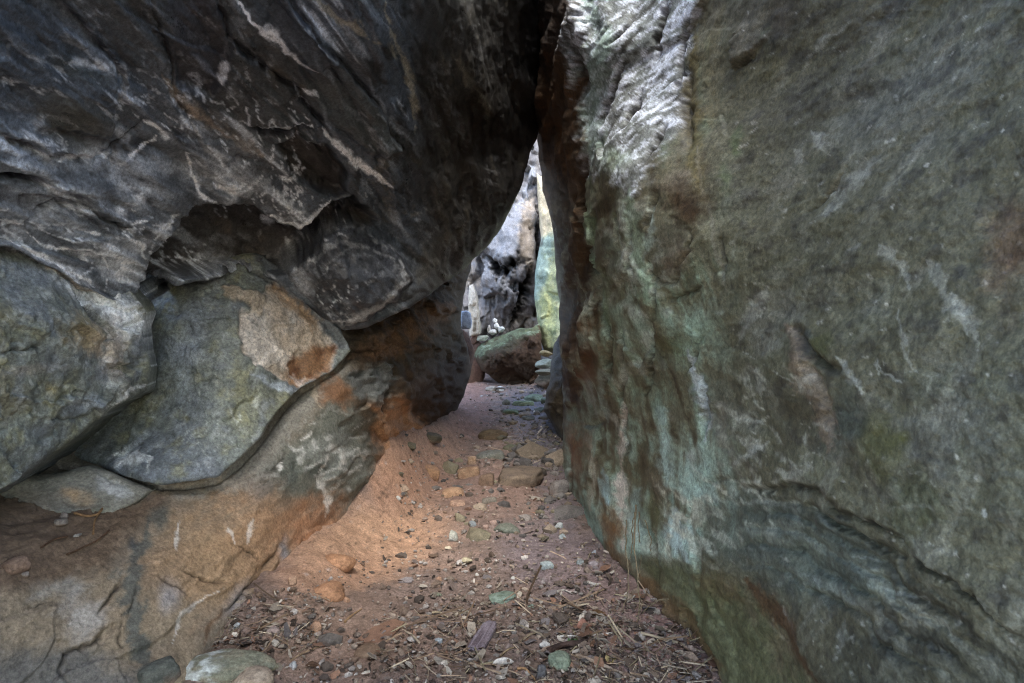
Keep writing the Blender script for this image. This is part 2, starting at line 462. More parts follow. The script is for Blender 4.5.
    P.mix('a08a76', P.line([(185, 103), (210, 127), (236, 144)], 5, 1.2) * .7)
    # calcite
    white = 'e8ecf0'
    V_ = [([(236, 0), (254, 21), (272, 37), (284, 47), (301, 66), (317, 77)], 3.2, .85), ([(262, 30), (282, 42)], 8, .6),
          ([(324, 132), (340, 149), (355, 165), (378, 177), (396, 187)], 4.2, .9), ([(306, 94), (324, 105)], 2.4, .7), ([(352, 163), (376, 175)], 7, .6),
          ([(254, 128), (285, 129), (315, 131)], 2, .7), ([(251, 106), (251, 128)], 1.5, .7), ([(228, 62), (222, 85)], 3, .5),
          ([(0, 238), (26, 247), (47, 258), (70, 274), (94, 287)], 3, .95), ([(33, 233), (47, 247), (63, 250), (85, 251), (101, 255), (108, 268), (105, 290)], 1.6, .95),
          ([(88, 232), (98, 233)], 2.5, .9), ([(103, 240), (106, 250)], 1.4, .9), ([(118, 232), (140, 246), (146, 262)], 3, .8),
          ([(75, 68), (88, 66), (108, 68)], 5, .5), ([(150, 122), (160, 132), (170, 142)], 4, .7), ([(120, 168), (145, 150), (158, 138)], 2.2, .8),
          ([(190, 157), (195, 185), (203, 200), (216, 203)], 3.2, .75), ([(205, 148), (225, 165), (232, 175)], 2.5, .6), ([(213, 185), (230, 190), (250, 182)], 3, .8), ([(225, 195), (250, 190), (265, 180)], 2.5, .7),
          ([(270, 219), (285, 222), (300, 228), (318, 216), (336, 205)], 3.4, .7), ([(272, 236), (285, 239)], 4, .6), ([(150, 245), (162, 228), (180, 216)], 4, .7),
          ([(60, 160), (85, 155), (110, 160)], 4, .6), ([(0, 222), (15, 222), (25, 226)], 3, .8), ([(125, 222), (143, 222)], 1.5, .7)]
    for pts, w, s_ in V_:
        P.mix(white, P.line(pts, w * 1.2, .75) * min(1, s_ * 1.15))
    for cx, cy, rx, ry, a, s_ in [(131, 187, 14, 6, 15, .8), (138, 199, 9, 9, 0, .85), (117, 209, 10, 6, 20, .8), (125, 270, 24, 18, 30, .95), (35, 205, 40, 18, 15, .45), (100, 262, 30, 10, 25, .6), (160, 235, 16, 12, -40, .5), (225, 175, 22, 16, 20, .45), (110, 130, 22, 8, 30, .35), (128, 248, 12, 18, 10, .5), (75, 275, 25, 7, 38, .6),
                                  (240, 190, 28, 13, -5, .45), (285, 210, 26, 14, 25, .3), (200, 165, 18, 30, -10, .3), (60, 185, 40, 14, 18, .25), (90, 240, 40, 10, 20, .35), (20, 230, 24, 10, 30, .4)]:
        b = P.blob(cx, cy, rx, ry, a, .8, 1.0)
        net = sstep(.35, .75, ridged(P.p * 13, 3, 41))
        P.mix(white, b * (.35 + .65 * net) * s_)
    zz = (1 - sstep(210, 300, P.U)) * sstep(120, 170, P.V)  # left zone painted paler where the high light leaves the rock dark
    P.mix('aab2ba', zz * sstep(.0, .5, fbm(P.p * 4.5, 5, 141, .62) + .35 * st) * .6); P.mix('2b2c30', zz * sstep(.1, .5, fbm(P.p * 5, 4, 143)) * .4)
    # fine crinkled veins over the left half
    zone = (1 - sstep(300, 400, P.U)) * sstep(40, 150, P.V) * .9 + .15
    net = sstep(.68, .84, ridged(P.p * 5.5 + .5 * P.g1[:, None], 3, 44)); P.mix('dde2e6', net * zone * sstep(-.2, .3, fbm(P.p * 2.3, 3, 46)) * .85)
    net = sstep(.7, .86, ridged(P.p * 14, 3, 48)); P.mix('d4dae0', net * zone * sstep(-.15, .3, fbm(P.p * 3, 3, 49)) * .75)
    P.mix('4f4b38', P.blob(75, 120, 38, 30, 20, .8) * .7); P.mix('3f4a3f', P.blob(80, 70, 50, 14, 15, .9) * .4)
    P.rough = .62 + .25 * P.g1
    P.grade(.26, .36, .75)

def paint_left_boulder(P):
    P.mix('7c8177', np.ones(P.n))
    st = P.streaks([.9, .4, -.1], .8, .08, 4, 1); big = fbm(P.p * 2, 4, 32)
    P.mix('757c80', sstep(0, .5, big) * .8); P.mix('8a8468', sstep(.05, .55, -big) * .6)
    P.mix('5f665d', sstep(.2, .8, st) * .5)
    n1 = fbm(P.p * 6, 5, 131, .62); n2 = fbm(P.p * 13, 4, 133, .62)
    P.mix('848b94', sstep(.05, .5, n1) * .55); P.mix('8d8a62', sstep(.1, .55, -n1 + .3 * n2) * .55); P.mix('a9ada8', sstep(.25, .6, n2) * .45); P.mix('4d524c', sstep(.25, .65, -n2) * .5)
    P.h += .05 * fbm(P.p * 1.4, 4, 3) + .018 * fbm(P.p * 5, 4, 8) + .004 * P.g2
    P.facets(.3, .05, 1, 5, ([.9, .4, -.3], 2)); P.facets(.09, .012, 1, 6)
    for pts, w, d in [([(0, 352), (20, 349), (36, 346)], 1.2, .03), ([(120, 325), (130, 323), (143, 318)], 1.6, .05), ([(50, 418), (70, 417), (92, 419)], 1.3, .03), ([(60, 273), (80, 285), (100, 292)], 1.5, .04)]:
        P.mix('33322c', P.groove(pts, w, d) * .7)
    P.mix('a08c66', P.blob(85, 335, 34, 16, 25, .8, 1) * .7); P.mix('9d9266', P.blob(57, 390, 9, 9, 0, .8) * .7)
    P.mix('aaa194', P.blob(25, 372, 40, 7, -4, .9) * .45); P.mix('b7aa9b', P.blob(118, 345, 9, 34, -6, .8) * .6)
    P.mix('9aa2ac', P.blob(85, 405, 22, 10, 0, .9) * .5)
    w = 'd3d6d6'
    P.mix(w, P.blob(100, 300, 60, 15, 28, .8, .9)); P.mix(w, P.blob(128, 322, 22, 18, 0, .8, 1) * .85); P.mix('b9ab9c', P.blob(112, 350, 16, 40, -15, .9, 1.2) * .6)
    P.mix(w, P.line([(0, 238), (26, 249), (47, 261), (75, 285), (105, 310), (140, 318)], 6, 1) * .8)
    P.mix('b9aa98', P.line([(30, 255), (60, 275), (80, 285), (100, 292)], 5, 1) * .7)
    P.mix(w, P.line([(105, 405), (125, 394), (146, 386)], 4.5, 1) * .7); P.mix(w, P.line([(143, 335), (150, 355), (151, 368)], 1.6, 1) * .7)
    P.mix('7e858d', P.line([(138, 330), (140, 360), (136, 385)], 8, .7) * .6)
    P.mix('7c848b', P.blob(20, 275, 40, 18, 15, .9) * .5)
    net = sstep(.7, .92, ridged(P.p * 10, 3, 44)); P.mix('b5bab8', net * .35)
    P.grade(.28, .3, .95); P.mix('3d3f38', P.line([(0, 492), (60, 452), (110, 412), (133, 400), (147, 392)], 5, .5) * .5)

def paint_slab(P):
    P.mix('7a8079', np.ones(P.n))
    big = fbm(P.p * 2.2, 4, 33); st = P.streaks([.6, .2, -.7], .5, .05, 4, 2)
    P.mix('757c82', sstep(0, .5, big) * .8); P.mix('87876a', sstep(.1, .6, -big) * .6); P.mix('60655f', sstep(.2, .7, st) * .4)
    n1 = fbm(P.p * 6, 5, 131, .62); n2 = fbm(P.p * 13, 4, 133, .62)
    P.mix('848b94', sstep(.05, .5, n1) * .55); P.mix('8d8a62', sstep(.1, .55, -n1 + .3 * n2) * .55); P.mix('a9ada8', sstep(.25, .6, n2) * .45); P.mix('4d524c', sstep(.25, .65, -n2) * .5)
    P.facets(.14, .012, 1, 15); P.facets(.05, .003, 1, 16)
    P.h += .03 * fbm(P.p * 1.6, 4, 3) + .012 * fbm(P.p * 6, 4, 8) + .003 * P.g2
    P.facets(.35, .02, 1, 5)
    # upper bevel of dark rock along the top right
    bev = [(255, 255), (290, 268), (350, 330), (352, 352), (338, 345), (318, 325), (290, 297), (268, 275)]
    m = P.poly(bev, 3); P.mix('71767b', m * .8); P.h -= .05 * m * sstep(-20, 20, (P.U - P.V) - 0)
    for pts, w, d in [([(244, 262), (262, 277), (277, 286), (286, 288)], 1.4, .05), ([(240, 300), (250, 303), (262, 312)], 2.2, .03), ([(184, 362), (188, 345)], 1, .015), ([(205, 380), (220, 381)], 1.4, .02)]:
        P.mix('2f2d2a', P.groove(pts, w, d) * .75)
    # broken patch of paler stone, its lower tip rusty
    scar = [(240, 310), (258, 309), (262, 298), (275, 285), (290, 296), (320, 318), (338, 345), (333, 368), (297, 389), (277, 374), (258, 367), (243, 352), (238, 330)]
    m = P.poly(scar, 1.5, .25); P.h -= .035 * m
    P.mix('b9b0a4', m); P.mix('8b8a86', m * sstep(.0, .5, P.g1 + st) * .6); P.mix('b09878', m * sstep(.1, .6, big + .3) * .5)
    rust = P.poly([(338, 345), (333, 368), (297, 391), (286, 382), (292, 362), (315, 343)], 5, .5)
    P.mix('946a45', rust * m * .9); P.mix('70452a', rust * m * sstep(.1, .6, P.g1) * .7)
    P.mix('a5835c', P.poly([(275, 283), (290, 290), (325, 322), (318, 328), (285, 305)], 4, .5) * .7)
    flake = [(223, 286), (235, 283), (256, 293), (268, 298), (265, 312), (256, 311), (248, 303), (232, 300), (224, 295)]
    m = P.poly(flake, 1.5, .2); P.h += .03 * m; P.mix('aa9c88', m * .9)
    P.mix('c4c6c4', P.line([(290, 372), (300, 385), (310, 378)], 3, 1) * .4); P.mix('a9b3bf', P.line([(250, 375), (275, 385), (297, 392)], 5, 1) * .6)
    P.mix('cfd2cf', P.blob(132, 461, 20, 9, 5, .7, 1) * .8); P.mix('cfd2cf', P.line([(110, 455), (130, 452), (155, 460), (150, 474)], 3, 1) * .7)
    P.mix('8f9aa5', P.blob(185, 350, 20, 60, 10, .9) * .45); P.mix('8e8f6c', P.blob(178, 330, 16, 16, 0, .9) * .5)
    for k in range(26):
        r = random.Random(k); x = r.uniform(175, 290); y = r.uniform(380, 450); a = r.uniform(.8, 2.6); l = r.uniform(8, 22)
        if y > 560 - x * .6 + 60: continue
        P.mix('b3b8b0', P.line([(x, y), (x + l * math.cos(a), y + l * math.sin(a))], 1.1, .8) * .5)
    P.grade(.28, .3, .95)
    P.mix('5d605c', P.line([(150, 300), (151, 340), (152, 390)], 6, .6) * .4)

def paint_fragment(P):
    P.mix('8a877a', np.ones(P.n)); P.h += .02 * fbm(P.p * 4, 4, 3) + .004 * P.g2
    P.mix('c6c6c2', P.blob(112, 486, 20, 9, 25, .7, 1) * .85); P.mix('b99a75', P.blob(75, 493, 16, 8, 0, .8) * .7); P.mix('b99a75', P.blob(85, 500, 12, 6, 0, .8) * .5)
    P.mix('8e8f74', P.blob(88, 513, 18, 7, -8, .8) * .6); P.mix('6d6153', P.blob(40, 500, 30, 15, 0, .9) * .6)
    P.groove([(96, 470), (115, 480), (135, 484)], 1.4, .02); P.mix('5b5048', P.line([(60, 502), (90, 506), (115, 503)], 2.5, 1) * .5)

def paint_ledge(P):
    u, v = P.U, P.V
    big = fbm(P.p * 1.5, 4, 33); st = P.streaks([.3, .8, -.3], .6, .06, 4, 2); dr = P.streaks([.1, .2, -1], .9, .05, 4, 4)
    P.mix('857a68', np.ones(P.n))
    P.h += .07 * fbm(P.p * 1.1, 4, 3) + .025 * fbm(P.p * 4, 4, 8) + .008 * fbm(P.p * 11, 4, 18) + .002 * P.g2
    P.facets(.4, .022, 1, 5); P.facets(.1, .006, 1, 6)
    right = sstep(345, 380, u - .25 * (v - 400))
    # stained clay belly
    P.mix('b08a5c', P.blob(215, 560, 90, 75, -20, .9) * .85); P.mix('b5875a', P.blob(270, 520, 60, 60, -30, .9) * .7)
    P.mix('a2825f', sstep(-.1, .5, big) * P.blob(180, 600, 120, 90, -20, .9) * .6)
    P.mix('b47a4c', P.blob(318, 535, 40, 40, 0, .8) * .8)
    P.mix('707568', P.poly([(270, 470), (330, 400), (372, 420), (372, 500), (330, 490), (290, 500)], 10, .8) * .8)
    P.mix('8b8f88', P.poly([(300, 450), (345, 420), (360, 470), (330, 490)], 8, 1) * .5)
    P.mix('8f8d82', P.poly([(165, 500), (230, 468), (290, 410), (345, 358), (352, 372), (300, 430), (250, 490)], 5, .5) * .6)
    P.mix('9a8464', P.poly([(-20, 590), (100, 575), (190, 600), (200, 690), (-20, 700)], 12, 1) * .65)
    P.mix('5c6468', P.poly([(-20, 655), (70, 640), (150, 690), (140, 720), (-20, 720)], 16, 1) * .6)
    P.mix('5c645f', P.line([(150, 525), (135, 560), (130, 600), (140, 650), (145, 690)], 14, 1.2) * .75)
    P.mix('59635e', P.blob(160, 520, 10, 14, 20, .7) * .7); P.mix('4e5759', P.blob(132, 549, 5, 6, 0, .7) * .8)
    P.mix('a5a19a', P.blob(85, 615, 24, 22, 0, .9, 1.2) * .6); P.mix('989a94', P.blob(60, 590, 40, 10, 0, .9, 1.2) * .4)
    P.mix('5b6b70', P.blob(262, 487, 12, 22, 20, .9, 1.) * .5)
    P.mix('535f5a', P.blob(283, 478, 20, 30, 20, .8, 1.) * .55); P.mix('4f5b55', P.blob(315, 470, 14, 9, 0, .8, 1) * .5)
    for pts, w, s_ in [([(180, 520), (178, 555)], 2.5, .6), ([(228, 528), (234, 545)], 4, .6), ([(250, 520), (247, 545)], 3, .5), ([(172, 650), (180, 620), (195, 605), (220, 590)], 2, .5),
                       ([(318, 480), (330, 500), (325, 520)], 4, .6), ([(325, 455), (318, 475)], 3, .6), ([(300, 440), (312, 430)], 2, .6), ([(342, 455), (336, 475)], 3, .5), ([(282, 462), (276, 470)], 2, .6)]:
        P.mix('d5d0c6', P.line(pts, w, 1.2) * s_)
    net = sstep(.6, .85, ridged(P.p * 7, 3, 44)); P.mix('b9b7ae', net * P.poly([(270, 480), (300, 420), (372, 410), (372, 480), (330, 500)], 10, 1) * .7)
    P.mix('8d94a0', P.blob(168, 600, 14, 20, 0, .9) * .5); P.mix('8d94a0', P.blob(235, 600, 10, 26, 35, .9) * .5); P.mix('8792a0', P.blob(286, 548, 6, 14, 0, .8) * .6)
    P.mix('b98056', P.blob(330, 560, 45, 26, 10, .8) * .7)
    # loose earth lying on the shelf at the left
    soil = P.poly([(-600, 500), (30, 478), (110, 512), (135, 505), (175, 488), (150, 520), (110, 565), (40, 590), (-30, 598), (-600, 640)], 10, .6)
    P.mix('7d6349', soil * .85); P.mix('8b6f50', soil * sstep(0, .5, big) * .6); P.mix('463729', soil * sstep(.35, .7, P.g2) * .6)
    P.h += soil * (.012 * P.g2 + .01)
    P.mix('9a8669', P.line([(150, 495), (200, 487), (235, 474)], 8, .6) * .6)
    # brown buttress on the right
    P.mix('5e4931', right * .92); P.facets(.22, .05, right, 25); P.h += right * .03 * fbm(P.p * 6, 4, 163); P.mix('3d2f20', right * sstep(.05, .5, fbm(P.p * 4, 4, 165)) * .6); P.mix('8a6746', right * P.line([(352, 352), (390, 338), (425, 320), (455, 300)], 20, .7) * .8)
    P.mix('4f4a3e', right * sstep(.05, .5, dr) * .6); P.mix('5a4230', right * P.poly([(400, 380), (470, 340), (472, 395), (445, 430), (410, 440)], 12, .6) * .8)
    P.mix('c08a58', P.poly([(372, 405), (400, 400), (425, 425), (425, 450), (395, 500), (372, 500), (376, 450)], 7, .5) * .9)
    P.mix('747a78', P.poly([(350, 375), (385, 360), (398, 380), (385, 410), (365, 400)], 6, .8) * .75)
    P.mix('9c6c45', P.blob(338, 393, 22, 16, 30, .6, .8) * .9); P.mix('b8a68c', P.line([(313, 385), (316, 400), (322, 410)], 4, .8) * .7); P.mix('68461f', P.blob(345, 395, 9, 7, 0, .8) * .5)
    P.mix('a4744b', P.blob(385, 352, 26, 8, -14, .8) * .6)
    P.h += right * .03 * dr
    for pts, w, d in [([(286, 540), (278, 550), (262, 577), (248, 584), (235, 600), (217, 617)], 1.5, .028), ([(124, 579), (112, 593), (104, 602), (95, 615)], 1.7, .028),
                      ([(103, 625), (102, 637), (88, 643), (65, 655), (60, 668), (66, 684)], 1.7, .028), ([(185, 570), (200, 580), (215, 583), (225, 583)], 1.3, .03), ([(122, 620), (120, 640), (124, 650)], 1, .02), ([(136, 588), (131, 605), (126, 618)], 1, .02),
                      ([(150, 577), (170, 585), (190, 597)], 1, .02), ([(235, 545), (255, 552), (260, 560)], 1, .015), ([(305, 538), (303, 548), (304, 556)], 1.2, .03),
                      ([(398, 384), (388, 400), (382, 420), (380, 440)], 2.5, .06), ([(350, 345), (368, 350), (372, 340)], 1.4, .03), ([(265, 475), (278, 465), (287, 455)], 1.2, .02), ([(20, 610), (40, 605), (60, 608)], 1, .02)]:
        P.mix('33261d', P.groove(pts, w, d, taper=True) * .6)
    P.scarp([(235, 600), (262, 577), (286, 540)], .03, 20)
    P.groove([(60, 470), (110, 474), (140, 485), (160, 489), (193, 485), (222, 478), (241, 463), (262, 440), (282, 412), (301, 392), (318, 382), (337, 370), (352, 356)], 2.2, .06, .2, warp=False, taper=False)
    P.grade(.3, .3, .8)
    P.mix('5f4128', P.line([(200, 650), (210, 625), (222, 608)], 2.5, 1) * .6)

def paint_right_wall(P):
    u, v = P.U, P.V
    dd = np.array([.05, -.45, -.9])
    st = P.streaks([-.5, 0, -.87], .55, .035, 4, 1); vert = .75 * P.streaks([.08, 0, -1], .6, .055, 5, 2) + .55 * fbm(P.p * 7, 5, 151, .65)
    big = fbm(P.p * 1.6, 4, 34)
    far = 1 - sstep(690, 760, u)          # the ribbed, wetter end
    P.mix('72705a', np.ones(P.n))
    P.mix('78806a', sstep(0, .5, big) * .6); P.mix('5a5340', sstep(.05, .6, -big) * .6)
    P.mix('6c8468', far * sstep(-.1, .5, vert) * .6); P.mix('544733', far * sstep(.1, .6, -vert) * .75)
    P.mix('8c8475', far * sstep(.3, .8, fbm(P.p * 4, 4, 71)) * .5)
    # relief
    P.h += .08 * fbm(P.p * 1.2, 4, 3) + .016 * fbm(P.p * 4, 4, 8) + .003 * fbm(P.p * 22, 4, 18) + (.006 - .003 * far) * P.g2 + .004 * ridged(P.p * 8, 3, 12)
    P.h += far * (.007 * vert + .009 * P.streaks([.06, 0, -1], .9, .14, 3, 7))
    up = (1 - sstep(130, 190, v)) * far; fl0 = fbm(P.p * 26, 4, 157, .65)
    P.h += up * .008 * st + up * .004 * fl0
    P.facets(.3, .028, far, 5, ([.1, 0, -1], 3.)); P.facets(.1, .006, far, 6, ([.1, 0, -1], 3.))
    # shadowed inward face left of the arris
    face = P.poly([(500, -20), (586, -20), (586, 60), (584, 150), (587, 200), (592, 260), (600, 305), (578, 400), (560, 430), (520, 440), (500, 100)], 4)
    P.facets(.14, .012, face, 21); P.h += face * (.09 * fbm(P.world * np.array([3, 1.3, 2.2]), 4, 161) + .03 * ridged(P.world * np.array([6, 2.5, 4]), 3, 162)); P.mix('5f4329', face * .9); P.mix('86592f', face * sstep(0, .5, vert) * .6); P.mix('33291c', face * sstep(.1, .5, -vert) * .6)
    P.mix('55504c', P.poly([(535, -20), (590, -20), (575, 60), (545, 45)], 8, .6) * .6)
    # silver-white speckled cap
    cap = [(578, -30), (706, -30), (697, 20), (690, 60), (686, 110), (676, 150), (660, 168), (640, 195), (612, 176), (584, 165), (583, 80), (573, 50)]
    cm = P.poly(cap, 7, 1.)
    fl = fbm(P.p * 17, 4, 52, .7)
    P.mix('7d827f', cm * .8); P.mix('c8ced6', cm * sstep(-.15, .35, .8 * fl + .55 * st + .5 * fbm(P.p * 48, 3, 153)) * .9); P.mix('4b483e', cm * sstep(.25, .5, fbm(P.p * 30, 4, 155, .65)) * .7); P.mix('3f3b30', cm * sstep(.2, .6, -st + .5 * P.g2) * .85)
    P.mix('92ab9c', cm * P.line([(590, 0), (606, 40), (588, 100), (586, 160)], 20, .7) * .5); P.mix('94a68c', P.blob(612, 160, 26, 16, 10, .9, 1) * .6)
    for pts, w, dp in [([(625, 66), (612, 90), (598, 124)], 3.2, .05), ([(640, 93), (634, 110), (628, 128)], 4, .06), ([(672, 0), (660, 40), (655, 60)], 2.5, .05), ([(640, 10), (628, 30), (612, 45)], 2.4, .04),
                       ([(692, 20), (684, 60), (678, 100)], 2.5, .05), ([(690, 70), (690, 110), (693, 150)], 5, .06), ([(583, 182), (587, 210), (589, 240), (592, 262), (600, 300)], 2, .07),
                       ([(575, 40), (580, 60), (583, 90)], 2.5, .04), ([(668, 130), (658, 150), (650, 168)], 2.2, .04), ([(602, 20), (594, 40)], 2, .03),
                       ([(663, 195), (652, 215), (648, 228)], 2.2, .05), ([(652, 262), (656, 280), (659, 300), (658, 315)], 1.4, .05), ([(688, 230), (688, 250), (680, 265), (676, 282)], 1.4, .05), ([(656, 278), (666, 281), (676, 281)], 1.4, .04),
                       ([(655, 340), (654, 358), (651, 375), (643, 395)], 2.2, .07), ([(707, 335), (703, 355), (693, 375)], 1.4, .03), ([(706, 375), (704, 410), (700, 440)], 1.8, .05), ([(720, 240), (722, 265), (720, 280)], 2, .03),
                       ([(672, 300), (690, 290), (700, 285)], 1.6, .03), ([(600, 300), (606, 340), (604, 400)], 2, .05), ([(632, 220), (633, 270), (640, 310)], 1.8, .04), ([(620, 330), (618, 400), (626, 450)], 2.2, .05), ([(580, 420), (590, 428), (598, 422)], 2, .04),
                       ([(732, 70), (745, 65), (757, 58)], 1.8, .04), ([(843, 165), (825, 190), (802, 214)], 1.2, .02)]:
        m = P.groove(pts, w, dp); P.mix('352d20', m * .75)
    P.scarp([(584, 40), (583, 100), (584, 165)], .05, 14, w=2.5)
    P.mix('6d6238', P.line([(700, 40), (694, 90), (698, 150), (706, 200)], 13, .8) * .65)
    P.mix('7e7758', P.line([(725, 0), (712, 60), (715, 130)], 9, .9) * .5)
    # flake
    flk = [(733, 68), (738, 40), (755, 14), (775, -8), (800, -8), (790, 18), (770, 40), (757, 56)]
    m = P.poly(flk, 2, .3); P.h += .04 * m * sstep(-30, 30, (v - u) + 715); P.mix('8c857b', m * .5); P.mix('7f9474', P.line([(774, 22), (766, 40)], 4, .8) * .8)
    P.mix('84805a', P.blob(775, 60, 14, 22, 20, .9, 1) * .6); P.mix('9b8c80', P.blob(790, 20, 14, 22, 30, .8) * .6)
    P.mix('5f7748', P.blob(742, 140, 5, 16, 8, .8, 1) * .8); P.mix('5f7748', P.blob(727, 178, 7, 14, 8, .8, 1) * .7); P.mix('6c7f58', P.blob(776, 45, 5, 12, 20, .8, 1) * .6)
    # verdigris and pale mineral wash along the seepage lines
    wash = sstep(-.15, .45, vert + .5 * fbm(P.p * 2.2, 4, 121)) * far
    P.mix('9cb3a6', wash * sstep(150, 260, v) * .5); P.mix('a3bab0', wash * sstep(400, 500, v) * .6); P.mix('b9bdb6', sstep(.15, .6, fbm(P.p * 5, 5, 127, .62) + .4 * vert) * P.poly([(590, 180), (700, 180), (760, 420), (820, 560), (700, 570), (600, 540)], 40, 1) * .5)
    sl_ = P.streaks([-.35, 0, -.93], .7, .06, 4, 19)
    P.mix('a3a295', (1 - far) * sstep(.15, .65, sl_ + .4 * fbm(P.p * 1.8, 3, 122)) * .55); P.mix('4a4632', (1 - far) * sstep(.2, .7, -sl_ + .3 * fbm(P.p * 1.8, 3, 123)) * .5)
    # verdigris and white columns
    for pts, w, c, s_ in [([(636, 190), (637, 230), (646, 270), (653, 300)], 9, '8fa68f', .8), ([(655, 205), (652, 240), (648, 262)], 5, '97a9a4', .7), ([(590, 190), (596, 240), (604, 290), (606, 330)], 7, '6f8468', .6),
                          ([(600, 370), (603, 400), (604, 430)], 5, '8fa3a0', .7), ([(582, 330), (580, 345)], 7, '83968f', .7), ([(588, 370), (590, 400), (591, 418)], 5, '96a09f', .7), ([(660, 408), (663, 425)], 7, '96aaa4', .8),
                          ([(664, 432), (660, 460), (662, 482)], 10, '9fb4ae', .85), ([(672, 440), (675, 465)], 8, '9ba894', .7), ([(697, 350), (703, 390), (706, 420), (705, 440)], 6, 'a9b0b4', .8), ([(718, 400), (722, 440), (730, 470)], 9, '99968c', .7),
                          ([(606, 470), (609, 490), (612, 508)], 7, '8fabb0', .9), ([(586, 492), (590, 520), (600, 545)], 15, '86a49c', .85), ([(580, 480), (592, 470)], 8, '86a39c', .6), ([(621, 465), (622, 500), (626, 530), (628, 548)], 5, 'cdc6bd', .9), ([(618, 400), (620, 440), (621, 468)], 3, 'b3a79d', .8),
                          ([(636, 490), (638, 520), (642, 540)], 9, '93aaa6', .75), ([(670, 510), (674, 545), (690, 560)], 12, '9fb0b0', .7), ([(694, 500), (690, 530)], 12, 'b0ac98', .6), ([(593, 440), (596, 480), (592, 510)], 5, 'a89d8d', .6), ([(615, 330), (617, 380)], 4, '8c8a80', .5),
                          ([(646, 535), (652, 556)], 3, 'b5b4a8', .6), ([(703, 150), (706, 200), (712, 240), (724, 290)], 3, '99968a', .5), ([(744, 215), (736, 240), (732, 262)], 3, '929386', .5)]:
        P.mix(c, P.line(pts, w, 1.1) * s_ * (.55 + .45 * sstep(-.4, .3, vert)))
    for cx, cy, rx, ry, c, s_ in [(572, 440, 9, 26, '8a5b33', .7), (588, 365, 10, 16, '70482e', .7), (575, 460, 8, 20, '76492a', .6), (588, 440, 8, 10, '9a8875', .5), (690, 205, 20, 22, '4f3a24', .85), (668, 240, 18, 30, '6a6259', .5), (680, 260, 14, 16, '716352', .6),
                                  (640, 480, 30, 30, '5f5a3c', .3), (615, 540, 10, 32, '825c34', .85), (607, 520, 5, 20, '75522c', .6), (625, 560, 10, 14, '7a5732', .7), (650, 575, 22, 24, '6b5334', .6), (650, 520, 12, 30, '56603f', .5), (680, 345, 22, 14, '5c5e38', .6), (660, 370, 20, 30, '524530', .6), (610, 230, 12, 60, '50402c', .6), (720, 400, 20, 30, '5c564c', .5)]:
        P.mix(c, P.blob(cx, cy, rx, ry, 0, .8, .9) * s_)
    # near face: dull grey-brown with pale scuffs
    near = sstep(690, 760, u)
    P.mix('67644f', near * .6); P.mix('7c7b72', near * sstep(.1, .6, big + .4 * P.g1) * .5); P.mix('494335', near * sstep(.1, .6, fbm(P.p * 2.4, 4, 58)) * .6)
    P.mix('47443e', near * sstep(.15, .5, -fbm(P.p * 16, 4, 59)) * .5)
    P.mix('a9a79b', near * sstep(.55, .85, fbm(P.p * 38, 3, 57)) * .7)
    P.mix('7a5a42', P.blob(1010, 250, 34, 60, 10, .9, .8) * .5)
    for pts, w, s_ in [([(868, 165), (850, 185), (820, 215)], 8, .45), ([(800, 70), (830, 40), (860, 20)], 3, .4), ([(812, 130), (822, 150)], 5, .6), ([(838, 355), (848, 375), (862, 395)], 5, .9), ([(876, 353), (882, 368), (900, 386)], 2, .8), ([(876, 353), (878, 372)], 1.5, .7),
                       ([(880, 245), (900, 265), (905, 285)], 6, .5), ([(925, 260), (940, 290), (965, 335)], 7, .5), ([(950, 290), (975, 340)], 9, .45), ([(895, 305), (900, 340), (915, 375)], 3, .5), ([(745, 350), (765, 360), (800, 385)], 1.5, .7), ([(795, 150), (802, 165)], 3, .5),
                       ([(765, 288), (752, 310), (742, 340)], 5, .5), ([(845, 250), (862, 242)], 2.5, .5), ([(750, 380), (755, 405), (762, 410)], 2, .6), ([(940, 510), (925, 505), (900, 508)], 5, .6), ([(905, 530), (925, 545), (960, 555)], 7, .3),
                       ([(735, 505), (760, 502), (785, 506), (800, 530)], 3, .8), ([(808, 503), (831, 530), (848, 556), (875, 558)], 1.8, .9), ([(868, 585), (898, 594), (932, 596)], 1.6, .8), ([(770, 585), (785, 575), (810, 575), (822, 590)], 3, .5), ([(722, 470), (745, 455), (765, 440)], 4, .7), ([(740, 440), (760, 470)], 4, .4),
                       ([(781, 607), (790, 625), (798, 642)], 2, .8), ([(845, 620), (842, 660)], 4, .4), ([(770, 618), (772, 635)], 1.2, .8), ([(985, 640), (1000, 610), (990, 600)], 3, .25), ([(830, 585), (850, 600), (900, 625), (950, 625)], 8, .35)]:
        P.mix('aeb0a6', P.line(pts, w * 1.15, 1.4) * s_ * .62)
    P.mix('5a5a28', P.blob(888, 440, 26, 30, 20, .9, 1) * .6); P.mix('4d5230', P.blob(920, 500, 30, 40, 0, .9, 1) * .5); P.mix('6b6a30', P.blob(905, 435, 8, 8, 0, .8, .8) * .6); P.mix('5d6333', P.blob(818, 345, 16, 12, 20, .9, 1) * .5)
    P.mix('56625c', P.blob(845, 420, 26, 36, 20, .9, .8) * .6); P.mix('8a7461', P.line([(785, 325), (800, 360), (815, 400), (828, 450)], 13, 1.2) * .5)
    m = P.groove([(793, 330), (806, 350), (825, 363), (836, 368)], 5, .05); P.mix('35352c', m * .7); P.groove([(806, 350), (820, 390), (832, 440)], 5, .035)
    P.mix('54606a', P.blob(805, 335, 10, 6, 0, .8) * .5)
    net = sstep(.55, .8, ridged(P.p * 9, 3, 64)); P.mix('b9b8a6', net * P.poly([(660, 490), (760, 470), (800, 520), (720, 560), (660, 560)], 16, 1) * .75)
    net = sstep(.6, .85, ridged(P.p * 8, 3, 66)); P.mix('a7a698', net * P.poly([(720, 380), (790, 330), (830, 470), (760, 500), (715, 470)], 20, 1) * .55)
